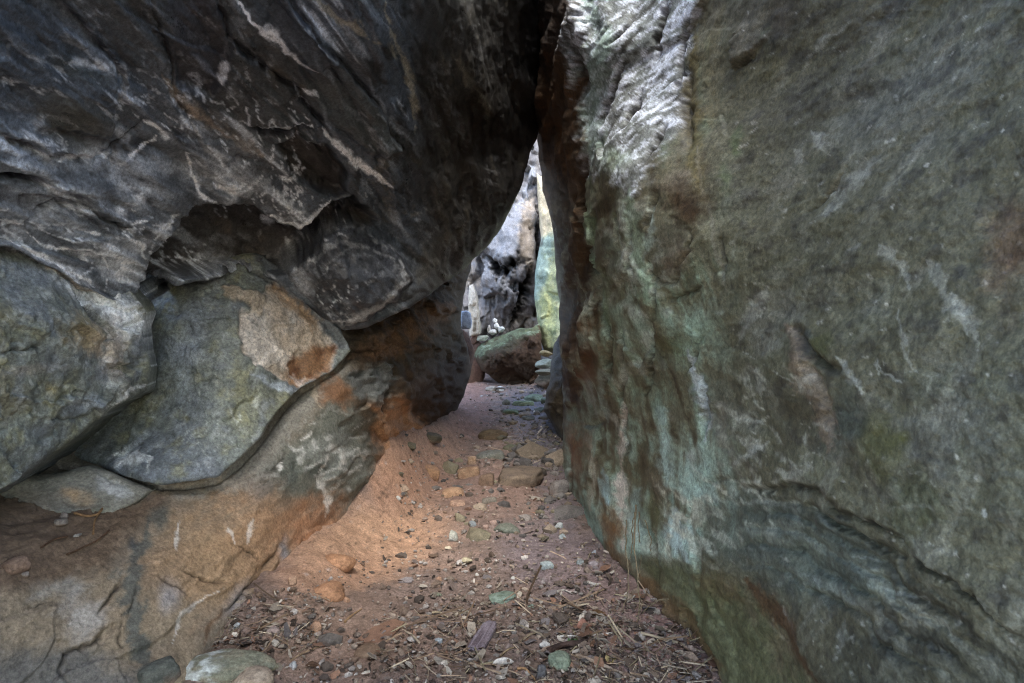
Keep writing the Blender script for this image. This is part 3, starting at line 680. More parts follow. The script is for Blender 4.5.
    # overhanging fold low on the near face
    lip = [(705, 480), (722, 478), (735, 489), (760, 489), (781, 486), (821, 493), (841, 510), (868, 523), (902, 538), (915, 563), (949, 580), (982, 597), (1002, 624), (1040, 650)]
    m = P.groove(lip, 3.0, .025, .9); P.mix('38352a', m * .7)
    P.scarp(lip, -.028, 30, w=3)
    dl, _, sgl = seg_dist(P.U, P.V, lip); band = np.sin(dl / 5.5 + 1.6 * P.g1) * (sgl > 0) * np.exp(-dl / 80) * near * sstep(6, 22, dl)
    P.mix('a0a294', sstep(.3, .9, band * 1.6) * .38); P.mix('3c3a2f', sstep(.3, .9, -band * 1.6) * .5); P.h += .006 * band
    m = P.groove([(808, 503), (835, 525), (870, 545), (900, 556)], 3, .03); P.mix('3b382a', m * .6)
    for k, o in enumerate((14, 26, 40, 58, 78)):
        pts = [(x - o * .45, y + o) for x, y in lip[3:12]]; P.groove(pts, 3, .014, .8); P.mix('4c4b3d', P.line([(a, b + 3) for a, b in pts], 4, 1.2) * .5)
    P.mix('67766e', P.poly([(690, 500), (760, 495), (850, 530), (900, 600), (800, 600), (740, 570), (690, 560)], 18, .8) * .45)
    # brown undercut at the foot
    foot = [(610, 575), (640, 560), (660, 563), (712, 566), (735, 575), (770, 612), (800, 650), (830, 700), (700, 760), (600, 640)]
    m = P.poly(foot, 12, 1.); P.h -= .03 * m - .012 * m * P.g1; P.h += .008 * m * fbm(P.p * 14, 4, 91)
    P.mix('6f6449', m * .7); P.mix('8a7a60', m * sstep(.2, .6, fbm(P.p * 20, 4, 92)) * .5); P.mix('463a2a', m * sstep(.2, .6, -fbm(P.p * 14, 4, 93)) * .5); P.mix('5e6540', m * sstep(.0, .5, big + .5 * P.g1) * .6); P.mix('7a5c3c', m * P.line([(640, 575), (690, 640), (720, 690)], 18, .8) * .7)
    P.mix('64472d', P.line([(742, 580), (775, 614), (798, 645), (818, 680)], 11, .9) * .8); P.mix('6f5a3e', P.line([(690, 575), (740, 600)], 14, 1) * .4)
    P.mix('3b4038', P.poly([(840, 630), (1000, 640), (1040, 700), (830, 700)], 18, .8) * .4)
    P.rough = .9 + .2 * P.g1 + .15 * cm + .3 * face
    P.grade(.25, .34, 1.0)

def paint_far_wall(P):
    P.mix('77757a', np.ones(P.n)); big = fbm(P.p * .8, 4, 35); vert = P.streaks([.2, .1, -1], 3, .15, 4, 2)
    P.mix('9a8f80', sstep(0, .5, big) * .7); P.mix('4a4846', sstep(.1, .6, vert) * .6)
    P.h += .25 * fbm(P.p * .5, 4, 3) + .1 * fbm(P.p * 1.6, 4, 8) + .05 * vert
    P.facets(.8, .3, 1, 5, ([.1, 0, -1], 2)); P.facets(.25, .08, 1, 6, ([.1, 0, -1], 2))
    w = '90959f'
    P.mix(w, P.poly([(470, 262), (508, 215), (528, 175), (530, 195), (516, 250), (500, 272), (480, 275)], 3, .4) * .9)
    P.mix('a59785', P.poly([(517, 255), (523, 200), (534, 186), (542, 205), (538, 250), (530, 280)], 4, .4) * .8)
    P.mix(w, P.blob(505, 285, 16, 18, -20, .8, 1.1) * .7); P.mix(w, P.blob(478, 290, 10, 22, 10, .8, 1.2) * .5); P.mix(w, P.blob(530, 172, 4, 12, 20, .6) * .8)
    P.mix('26221f', P.line([(486, 255), (500, 270), (516, 262)], 7, 1) * .9); P.mix('2a2623', P.line([(528, 270), (520, 310), (512, 335)], 7, 1) * .85)
    P.mix('231f1d', P.line([(538, 186), (541, 220), (536, 260)], 3, .8) * .85); P.mix('2a2725', P.line([(526, 192), (540, 187)], 4, .8) * .8); P.mix('2b2725', P.blob(485, 330, 14, 9, 0, .8) * .7)
    P.mix('87827d', P.line([(536, 150), (537, 180)], 5, 1) * .5)
    P.grade(.62, .8, .9); P.groove([(486, 255), (500, 270), (516, 262)], 5, .35); P.groove([(528, 270), (520, 310), (512, 335)], 5, .35); P.groove([(538, 186), (541, 220), (536, 260)], 3, .3)

def paint_mossy_slab(P):
    P.mix('7f8568', np.ones(P.n))
    P.h += .10 * fbm(P.p * 1.3, 4, 3) + .015 * fbm(P.p * 5, 4, 4) + .006 * P.g2; P.facets(.5, .04, 1, 5); P.mix('5d6848', sstep(0, .5, fbm(P.p * 5, 4, 14)) * .6); P.mix('a8a98a', sstep(.05, .5, -fbm(P.p * 4, 4, 15)) * .6)
    P.mix('b5a78c', P.poly([(530, 170), (556, 170), (556, 232), (536, 243)], 5, .3) * .95); P.mix('7f9490', P.poly([(530, 240), (556, 236), (549, 270), (540, 300), (530, 300)], 4, .3) * .8)
    P.mix('979a5c', P.blob(552, 310, 9, 40, 5, .9, 1.2) * .5); P.mix('3b3a30', P.line([(544, 238), (541, 250)], 2, .5) * .6); P.mix('6d7b45', sstep(.1, .6, P.g1) * .4); P.col *= .95

def paint_block(P):
    P.mix('4b3b2f', np.ones(P.n)); P.h += .05 * fbm(P.p * 2, 4, 3) + .015 * P.g1
    P.facets(.6, .12, 1, 5); P.facets(.2, .02, 1, 9); P.h += .008 * P.g1
    top = [(470, 356), (480, 343), (500, 334), (520, 328), (541, 324), (541, 333), (528, 337), (515, 338), (505, 341), (490, 347), (478, 358)]
    m = P.poly(top, 1.6, .35); P.mix('3f4a38', P.blob(505, 345, 34, 9, -25, .9, 1.) * .6); P.mix('66735c', m * (.6 + .4 * sstep(-.2, .3, P.g1))); P.mix('98a392', m * sstep(.2, .6, P.g1) * .5)
    P.col *= .7
    P.mix('3e3027', P.poly([(480, 360), (505, 344), (535, 338), (532, 360), (515, 376), (495, 374)], 3) * .4)

def paint_plain(c1, c2, c3=None):
    def f(P):
        P.mix(c1, np.ones(P.n)); P.mix(c2, sstep(-.1, .5, fbm(P.p * 3, 4, 5)) * .8)
        if c3: P.mix(c3, sstep(.1, .5, P.g1) * .6)
        P.h += .03 * fbm(P.p * 2.5, 4, 3) + .01 * P.g1; P.facets(.3, .05, 1, 5)
    return f

build_rock('overhanging_rock',
    [(537, 140, .25), (533, 147, .3), (525, 173, .3), (520, 190, .3), (503, 223, .3), (497, 235, .3), (487, 248, .25), (473, 258, .2), (463, 271, .2), (453, 278, .15), (433, 291, .12), (410, 308, .12), (390, 318, .12),
     (367, 328, .1), (345, 331, .08), (335, 325, .05), (320, 316, .05), (303, 303, .03), (290, 291, .02), (277, 283, .02), (255, 273, .02), (240, 273, .02), (220, 277, .02), (187, 283, .02), (165, 291, .02), (154, 296, .02), (147, 300, .03), (143, 306, .08),
     (130, 313, .04), (110, 300, .02), (80, 285, .02), (50, 268, .02), (20, 252, .02), (0, 246, .02), (-100, 232, .02), (-500, 200, .02), (-500, -500, .02), (620, -500, .02), (572, -100, .05), (556, 0, .12), (548, 60, .2), (543, 100, .2)],
    [(0, 0, 2.0), (0, 100, 2.2), (0, 200, 2.45), (-500, 0, 1.1), (-500, 200, 1.15), (-500, -500, 1.15), (0, -500, 1.5), (300, -500, 2.1), (540, -500, 4.2),
     (150, 0, 2.5), (150, 100, 2.8), (150, 200, 3.15), (150, 280, 3.4), (0, 240, 2.55), (80, 280, 2.95), (300, 0, 2.9), (300, 100, 3.3), (300, 200, 3.85), (300, 270, 4.25), (345, 328, 4.45), (350, 270, 4.25), (400, 150, 4.0), (400, 0, 3.3), (400, 300, 4.6),
     (460, 0, 3.9), (460, 150, 4.8), (460, 265, 5.6), (500, 100, 5.3), (500, 0, 4.8), (510, 200, 6.0), (530, 100, 6.3), (535, 0, 6.2), (533, 140, 6.7), (540, -300, 5.2), (400, -300, 2.8), (200, -300, 2.15), (220, 235, 3.7)],
    M_ROCK, paint_overhang, 'huge dark overhanging rock veined with white calcite, leaning over the path from the upper left', seed=1, coords=along_left, back=3.6, backdir=(-.25, 1, .25), shrink=.25)

build_rock('grey_boulder',
    [(-500, 170, 0), (0, 205, 0), (60, 232, 0), (120, 275, .05), (143, 300, .05), (147, 315, .05), (143, 328, .05), (147, 351, .05), (152, 368, .05), (147, 391, .05), (133, 398, .06), (110, 410, .06), (90, 428, .06), (57, 451, .06), (0, 490, .06), (-100, 545, .06), (-500, 660, .05)],
    [(0, 250, 2.65), (0, 360, 2.5), (0, 480, 2.55), (140, 312, 3.32), (148, 370, 3.35), (100, 350, 3.0), (60, 440, 2.85), (-300, 300, 1.6), (-500, 400, 1.2), (-500, 200, 1.25), (-500, 640, 1.2), (110, 405, 3.1), (60, 262, 2.95), (100, 290, 3.18)],
    M_ROCK, paint_left_boulder, 'blunt grey-green boulder wedged under the dark overhang, white calcite crust along its upper seam', seed=2, back=1.6, shrink=.3)

build_rock('leaning_slab',
    [(95, 300, .01), (150, 282, .01), (187, 266, .012), (220, 261, .012), (240, 255, .012), (255, 253, .012), (277, 267, .012), (290, 278, .012), (315, 302, .012), (340, 328, .012), (351, 351, .012), (333, 370, .01), (312, 381, .01), (297, 391, .01), (277, 411, .01), (258, 438, .012), (237, 461, .012), (220, 475, .012), (193, 481, .012), (160, 485, .012), (140, 481, .012), (110, 470, .01), (83, 460, .01), (40, 445, .01), (55, 380, .01)],
    [(100, 300, 4.1), (150, 285, 4.0), (150, 330, 3.85), (150, 400, 3.72), (60, 400, 4.0), (100, 462, 3.5), (140, 480, 3.25), (215, 474, 3.4), (255, 438, 3.62), (220, 350, 3.68), (250, 256, 4.2), (290, 280, 4.28), (348, 350, 4.5), (300, 388, 4.1), (280, 330, 3.98), (200, 300, 3.85)],
    M_ROCK, paint_slab, 'smooth grey-green slab leaning in the crevice, with a pale broken patch and a rusty orange corner', seed=3, back=.7, shrink=.25)

build_rock('flat_rock_fragment',
    [(-40, 470, .04), (40, 478, .03), (60, 474, .03), (87, 466, .03), (110, 472, .03), (133, 484, .03), (152, 490, .03), (140, 500, .03), (120, 510, .03), (100, 519, .03), (85, 522, .03), (70, 515, .03), (45, 511, .03), (-40, 515, .03)],
    [(-40, 490, 2.85), (50, 480, 3.1), (87, 468, 3.22), (150, 490, 3.24), (113, 512, 3.0), (85, 520, 2.95), (45, 510, 2.92), (100, 490, 3.1)],
    M_LEDGE, paint_fragment, 'thin flat rock fragment with white and tan stains, poking out below the leaning slab', seed=4, back=.25, backdir=(-.3, .9, -.35), shrink=.2, jit=.8)

build_rock('clay_stained_ledge',
    [(446, 240, .1), (474, 255, .3), (467, 280, .5), (463, 300, .6), (461, 328, .6), (467, 345, .5), (471, 371, .5), (466, 388, .5), (457, 408, .4), (450, 425, .3), (446, 450, .1), (415, 510, 0), (365, 610, 0), (310, 670, 0), (260, 740, 0), (120, 900, 0), (-500, 1200, 0), (-500, 500, 0), (-100, 470, 0), (60, 440, 0), (150, 420, 0), (250, 360, 0), (310, 318, 0), (380, 280, 0)],
    [(0, 600, 2.3), (0, 683, 2.2), (0, 520, 2.75), (0, 470, 3.3), (100, 490, 3.35), (100, 560, 2.75), (100, 683, 2.42), (200, 683, 2.72), (200, 600, 2.95), (200, 500, 3.38), (150, 492, 3.3), (250, 640, 3.12), (300, 590, 3.72), (300, 480, 4.0), (300, 400, 4.24), (250, 460, 3.72), (345, 352, 4.62), (340, 550, 4.45), (370, 480, 5.1), (385, 490, 5.9),
     (400, 400, 5.5), (430, 330, 6.3), (465, 290, 7.6), (469, 360, 8.6), (450, 415, 8.0), (430, 440, 7.6), (390, 340, 5.5), (415, 430, 6.8), (-500, 600, 1.1), (-500, 1100, 1.0), (0, 900, 1.9), (300, 330, 4.9), (200, 420, 4.1), (400, 290, 6.0), (370, 600, 4.7)],
    M_LEDGE, paint_ledge, 'long smooth rock ledge stained orange with clay along the left of the path', seed=5, coords=along_left, back=2.6, backdir=(-.75, .6, -.3), shrink=.3)

build_rock('leaning_rock',
    [(534, 0, .05), (533, 60, .1), (536, 100, .15), (538, 140, .2), (540, 170, .2), (542, 191, .2), (548, 210, .2), (552, 228, .2), (555, 247, .2), (556, 270, .2), (559, 305, .2), (560, 340, .2), (562, 380, .2), (563, 430, .15), (560, 455, .1), (562, 480, .05), (566, 505, 0), (580, 545, 0), (610, 590, 0), (650, 650, 0), (700, 720, 0), (760, 900, 0), (1500, 1300, 0), (1500, -500, 0), (500, -500, .02), (526, -100, .05)],
    [(1500, 341, .72), (1500, -500, .62), (1500, 1200, .7), (1024, 341, 1.28), (1024, 0, 1.5), (1024, 683, 1.22), (850, 341, 1.8), (850, 0, 2.1), (850, 683, 1.75), (760, 683, 2.32), (700, 341, 2.95), (700, 0, 3.05), (700, 120, 2.95), (700, 520, 2.9), (640, 590, 3.7), (640, 341, 3.55), (640, 80, 3.5), (640, 0, 3.55),
     (600, 545, 4.55), (600, 341, 4.25), (600, 200, 3.95), (592, 60, 3.85), (592, 0, 3.9), (575, 500, 5.85), (572, 440, 6.5), (573, 341, 5.4), (586, 250, 4.45), (585, 150, 4.15), (558, 300, 7.8), (552, 215, 7.7), (542, 150, 7.4), (539, 50, 6.8), (542, 0, 6.4), (565, -300, 4.3), (700, -300, 3.2), (850, -300, 1.95), (1024, -300, 1.35), (1024, 1000, 1.2), (715, 760, 2.6), (566, 400, 7.0), (564, 460, 6.9)],
    M_WALL, paint_right_wall, 'tall grey-brown rock wall filling the right side, ribbed and silvery towards the gap', 'rock', seed=6, coords=along_right, back=3.2, backdir=(.9, .45, .2), shrink=.25)

build_rock('dark_rock', [(560, 335, .2), (553, 350, .3), (551, 375, .3), (546, 396, .3), (545, 410, .3), (553, 424, .3), (562, 440, .2), (600, 445, .1), (600, 335, .1)],
    [(553, 352, 8.3), (547, 405, 8.0), (560, 432, 7.8), (600, 400, 8.2), (575, 380, 7.7), (600, 340, 8.6)], M_WALL, paint_plain('4a4032', '3b342a', '5a5346'), 'dark hunched boulder tucked behind the foot of the right rock wall', seed=7, back=1.0, step=1.2)

build_rock('far_rock', [(380, 420, 0), (380, 200, 0), (400, -80, .3), (470, -140, .3), (560, -160, .3), (660, -100, .3), (700, 420, 0)],
    [(380, 400, 14), (400, 0, 15), (475, 270, 13.6), (505, 230, 13.2), (520, 200, 13.8), (530, 250, 13.2), (540, 200, 14), (545, 330, 14), (505, 300, 13.2), (480, 330, 13.4), (560, 0, 15.5), (690, 400, 14), (690, 0, 15.5), (512, 340, 13.8)],
    M_WALL, paint_far_wall, 'sunlit pale grey rock face closing the far end of the passage', 'rock', seed=8, back=3, step=1.2, coarse=8, fine_u=(430, 600), fine_v=(130, 400), jit=1)

build_rock('mossy_slab', [(536, 172, .1), (543, 186, .1), (560, 195, .05), (590, 250, .05), (590, 352, .05), (545, 352, .1), (541, 340, .1), (537, 318, .1), (534, 295, .1), (536, 268, .1), (541, 240, .1), (538, 205, .1)],
    [(538, 180, 12.9), (538, 260, 12.5), (540, 340, 12.2), (590, 200, 11.4), (590, 340, 11.0), (556, 300, 12.1)], M_WALL, paint_mossy_slab, 'tall upright slab with yellow-green moss in the daylight beyond the gap', 'rock slab', seed=9, back=.8, step=1.2, jit=.8, backdir=(.8, .6, 0))

build_rock('moss_topped_boulder', [(473, 354, .06), (480, 344, .06), (500, 335, .06), (520, 329, .06), (540, 325, .06), (541, 334, .05), (541, 350, .05), (540, 372, .05), (532, 384, .05), (515, 387, .05), (498, 383, .05), (487, 374, .05), (478, 362, .05)],
    [(474, 353, 11.8), (500, 336, 12.0), (540, 326, 12.1), (530, 338, 11.35), (504, 342, 11.2), (484, 354, 11.3), (510, 365, 11.35), (530, 368, 11.5), (500, 380, 11.6)], M_LEDGE, paint_block, 'brown wedge-shaped boulder with a slanting green top, blocking the far end of the path', 'boulder', seed=10, back=1.0, step=.8, jit=2.2)

build_rock('upright_splinter', [(469, 286, .06), (473, 284, .06), (476, 296, .06), (479, 315, .06), (480, 334, .05), (471, 336, .05), (468, 318, .06)], [(469, 286, 11.6), (480, 334, 11.5), (469, 334, 11.6), (475, 300, 11.4)],
    M_WALL, paint_plain('a29a8c', '7d766c', 'b8b2a6'), 'thin pale stone splinter standing upright left of the moss-topped boulder', seed=11, back=.3, step=1.0, jit=.5)

# unseen rock mass added above and behind the camera to shade the near walls
def build_light_blocker():
    v, f = ico(6) if '_ico' in globals() else (None, None)
    d = v / np.abs(v).max(1)[:, None] * .55 + v * .45
    p = d * np.array([4.2, 2.6, 2.3]) + np.array([0, -3.0, 5.05])
    p = p + v * (.22 * fbm(p * .8, 4, 171) + .06 * fbm(p * 3, 4, 172))[:, None]
    st = fbm(p * np.array([1, 1, 6]), 4, 173); m = sstep(-.3, .4, st)[:, None]
    col = (hexc('3f4146') * (1 - m) + hexc('6a6c6e') * m) * .8
    link('light_blocker_rock', mesh_from('light_blocker_rock', p, f, M_ROCK, col), kind='structure')
# ------------------------------------------------------------------ the path
M_SOIL = node_mat('earth', rough=.95, fine=70, bump=.9, bdist=.006, spec=.15, var=.45)
def gz(x, y):
    x = np.asarray(x, float); y = np.asarray(y, float)
    z = .125 * np.clip(y - 6, 0, 7) * sstep(5.4, 8, y) + .02 * np.clip(y - 13, 0, 20)
    z = z + .22 * sstep(-.75, -1.35, x) * sstep(2.2, 3.6, y) * (1 - sstep(6.5, 8, y))       # clay banked against the ledge
    s_ = .17 * np.clip(y - 6.5, 0, 3)
    z = z + (.62 - .12 * np.clip(y - 6.5, 0, 3)) * sstep(-.72 + s_, -1.3 + s_, x) * sstep(4.5, 5.8, y) * (1 - sstep(8.2, 10, y))
    z = z + .06 * sstep(.25, .9, x) * (1 - sstep(5, 7, y))
    p = np.stack([x, y, 0 * x], -1).reshape(-1, 3)
    n = .05 * fbm(p * 1.1, 4, 201) + .018 * fbm(p * 5, 3, 202)
    return z + n.reshape(x.shape)
def project(p):
    d = p - EYE; y = np.maximum(d[..., 1], .05)
    return 512 + FPX * d[..., 0] / y, 341.5 - FPX * d[..., 2] / y
def ground_at(u, v):
    r = ray(u, v); t = 4.0
    lo, hi = .5, 20.
    for y in np.arange(.8, 18, .04):
        p = EYE + r * y
        if p[2] <= gz(np.array([p[0]]), np.array([p[1]]))[0]: return np.array([p[0], p[1], float(gz(np.array([p[0]]), np.array([p[1]]))[0])])
    return EYE + r * 12
def build_ground():
    ys = np.r_[np.arange(-30, .8, .8), .8 + np.cumsum(.006 + .0022 * np.arange(560) ** 1.0 * .05)]
    ys = ys[ys < 17]; ys = np.r_[ys, np.arange(17.5, 60, 1.5)]
    xs = np.r_[np.arange(-30, -3.2, .8), np.arange(-3.2, 2.6, .011), np.arange(2.7, 30, .8)]
    X, Yy = np.meshgrid(xs, ys); sh = X.shape
    X = X.ravel(); Yy = Yy.ravel(); Z = gz(X, Yy)
    p = np.c_[X, Yy, Z]; U, V = project(p); U = np.where(Yy > .5, U, -5000)
    q = np.c_[X, Yy, 0 * X]
    g1 = fbm(q * 6, 4, 211, .6); g2 = fbm(q * 24, 4, 214, .65); g3 = fbm(q * 2, 4, 218)
    f1, f2, off, idc = worley(q * 28 + .3 * g2[:, None], 5)
    U = U + 14 * g1 + 8 * g2; V = V + 9 * fbm(q * 7, 3, 219)
    col = np.tile(hexc('7a6152'), (len(X), 1))
    def mix(c, m):
        nonlocal col
        m = np.clip(m, 0, 1)[:, None]; col = col * (1 - m) + hexc(c) * m
    mix('8a6a55', sstep(-.2, .5, g3) * .6); mix('5a483f', sstep(.1, .6, g1) * .5)
    def el(cx, cy, rx, ry, ang=0):
        a = math.radians(ang); du, dv = U - cx, V - cy
        return 1 - sstep(.45, 1.25, np.hypot((du * math.cos(a) + dv * math.sin(a)) / rx, (-du * math.sin(a) + dv * math.cos(a)) / ry))
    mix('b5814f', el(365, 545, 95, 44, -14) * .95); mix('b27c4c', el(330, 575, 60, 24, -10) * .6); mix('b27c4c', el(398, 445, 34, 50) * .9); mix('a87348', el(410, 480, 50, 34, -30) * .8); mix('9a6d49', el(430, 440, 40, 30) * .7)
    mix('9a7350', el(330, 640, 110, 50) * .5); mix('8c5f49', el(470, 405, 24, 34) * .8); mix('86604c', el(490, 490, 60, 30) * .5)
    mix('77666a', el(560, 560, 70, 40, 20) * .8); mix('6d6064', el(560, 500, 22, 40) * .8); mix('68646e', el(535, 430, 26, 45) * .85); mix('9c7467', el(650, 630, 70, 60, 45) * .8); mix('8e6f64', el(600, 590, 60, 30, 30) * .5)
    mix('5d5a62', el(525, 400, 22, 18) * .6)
    chips = _perm[idc] / 255.
    dk = sstep(.35, .1, f1)
    mix('372c25', sstep(.45, .75, g2 + .4 * g1) * .7)
    mix('a58c78', ((chips > .86) * dk) * .5); mix('b9b0a8', ((chips < .03) * dk) * .5); mix('473830', ((chips > .1) & (chips < .2)) * dk * .5)
    clean = el(365, 545, 70, 36, -12)
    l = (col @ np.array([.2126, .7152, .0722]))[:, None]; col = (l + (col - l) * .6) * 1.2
    Z = Z + (1 - .8 * clean) * (.010 * g2 + .012 * dk * (chips - .35)) + .014 * g1
    N = np.c_[X, Yy, Z]
    idx = np.arange(len(X)).reshape(sh)
    quads = np.stack([idx[:-1, :-1], idx[:-1, 1:], idx[1:, 1:], idx[1:, :-1]], -1).reshape(-1, 4)
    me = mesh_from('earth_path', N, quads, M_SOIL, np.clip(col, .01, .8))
    return link('earth_path', me, kind='structure')
build_ground()
# ------------------------------------------------------------------ stones, wood, roots and litter
M_STONE = node_mat('loose_stone', rough=.85, fine=90, bump=.6, bdist=.004, spec=.25, var=.4)
M_WOOD = node_mat('dry_wood', rough=.9, fine=120, bump=.6, bdist=.003, spec=.2, var=.4, streak=(1, 1, 1))
M_LEAF = node_mat('dead_leaf', rough=.85, fine=140, bump=.3, bdist=.001, spec=.2, var=.35)
_ico = {}
def ico(sub):
    if sub not in _ico:
        bm = bmesh.new(); bmesh.ops.create_icosphere(bm, subdivisions=sub, radius=1)
        bm.verts.ensure_lookup_table()
        v = np.array([x.co[:] for x in bm.verts]); f = np.array([[w.index for w in x.verts] for x in bm.faces]); bm.free()
        _ico[sub] = (v, f)
    return _ico[sub]

build_light_blocker()
def stone_mesh(name, size, shape, c1, c2, seed, sub=4, soil='7d5f49', soil_amt=.7):
    v, f = ico(sub); rs = np.random.RandomState(seed)
    if shape == 'block': n = np.r_[np.eye(3), -np.eye(3)] + rs.normal(0, .13, (6, 3)); h = rs.uniform(.72, .95, 6); ex = rs.normal(size=(5, 3)); he = rs.uniform(.95, 1.15, 5)
    elif shape == 'flat': n = np.r_[np.eye(3)[2:], -np.eye(3)[2:]] + rs.normal(0, .07, (2, 3)); h = rs.uniform(.7, .8, 2); ex = rs.normal(size=(7, 3)) * [1, 1, .25]; he = rs.uniform(.75, 1., 7)
    elif shape == 'wedge': n = rs.normal(size=(7, 3)); h = rs.uniform(.5, .95, 7); ex = rs.normal(size=(3, 3)); he = rs.uniform(.8, 1, 3)
    else: n = rs.normal(size=(5, 3)); h = rs.uniform(.85, 1.05, 5); ex = rs.normal(size=(4, 3)); he = rs.uniform(.85, 1.1, 4)
    n = np.r_[n, ex]; h = np.r_[h, he]; n /= np.linalg.norm(n, axis=1)[:, None]
    d = np.maximum(v @ n.T, .02)
    k = 14. if shape != 'round' else 6.
    r = -np.log(np.exp(-k * (h / d)).sum(1) + math.exp(-k * 1.15)) / k           # soft minimum of the cutting planes
    r = np.clip(r, .3, 1.4)
    p = v * r[:, None]
    p = p + v * (.07 * fbm(v * 2.2 + seed * 3.1, 4, 5))[:, None] + v * (.025 * fbm(v * 7 + seed, 3, 9))[:, None]
    p = p / np.abs(p).max(0) * np.array(size) / 2
    q = v * 2 + seed * 1.7
    col = np.tile(hexc(c1), (len(v), 1))
    m = sstep(-.15, .4, fbm(q, 4, 3))[:, None]; col = col * (1 - m) + hexc(c2) * m
    m = (sstep(.2, .6, fbm(q * 3, 3, 6)) * .5)[:, None]; col = col * (1 - m) + col * .5 * m
    m = (sstep(.1, -.7, v[:, 2] + .3 * fbm(q * 1.5, 3, 8)) * soil_amt)[:, None]; col = col * (1 - m) + hexc(soil) * m
    l = (col @ np.array([.2126, .7152, .0722]))[:, None]; col = (l + (col - l) * .72) * .86 + hexc(soil) * .06 * soil_amt
    p[:, 2] -= p[:, 2].min()
    return mesh_from(name, p, f, M_STONE, col)

def stone(name, u, v, w, h, shape, c1, c2, label, cat='stone', yaw=0, depth=.8, sink=.25, at=None, tilt=(0, 0), seed=None, group=None, soil='7d5f49', soil_amt=.7, sub=4):
    g = ground_at(u, v + h * .35) if at is None else np.array(at, float)
    s = g[1] / FPX; sz = (w * s, w * s * depth, h * s * 1.25 if shape != 'flat' else h * s * 1.0)
    me = stone_mesh(name, sz, shape, c1, c2, seed if seed is not None else int(u * 7 + v), sub=sub, soil=soil, soil_amt=soil_amt)
    o = link(name, me, (g[0], g[1] + sz[1] * .3, g[2] - sz[2] * min(sink + .12, .65)), label=label, cat=cat, group=group)
    o.rotation_euler = (math.radians(tilt[0]), math.radians(tilt[1]), math.radians(yaw))
    return o

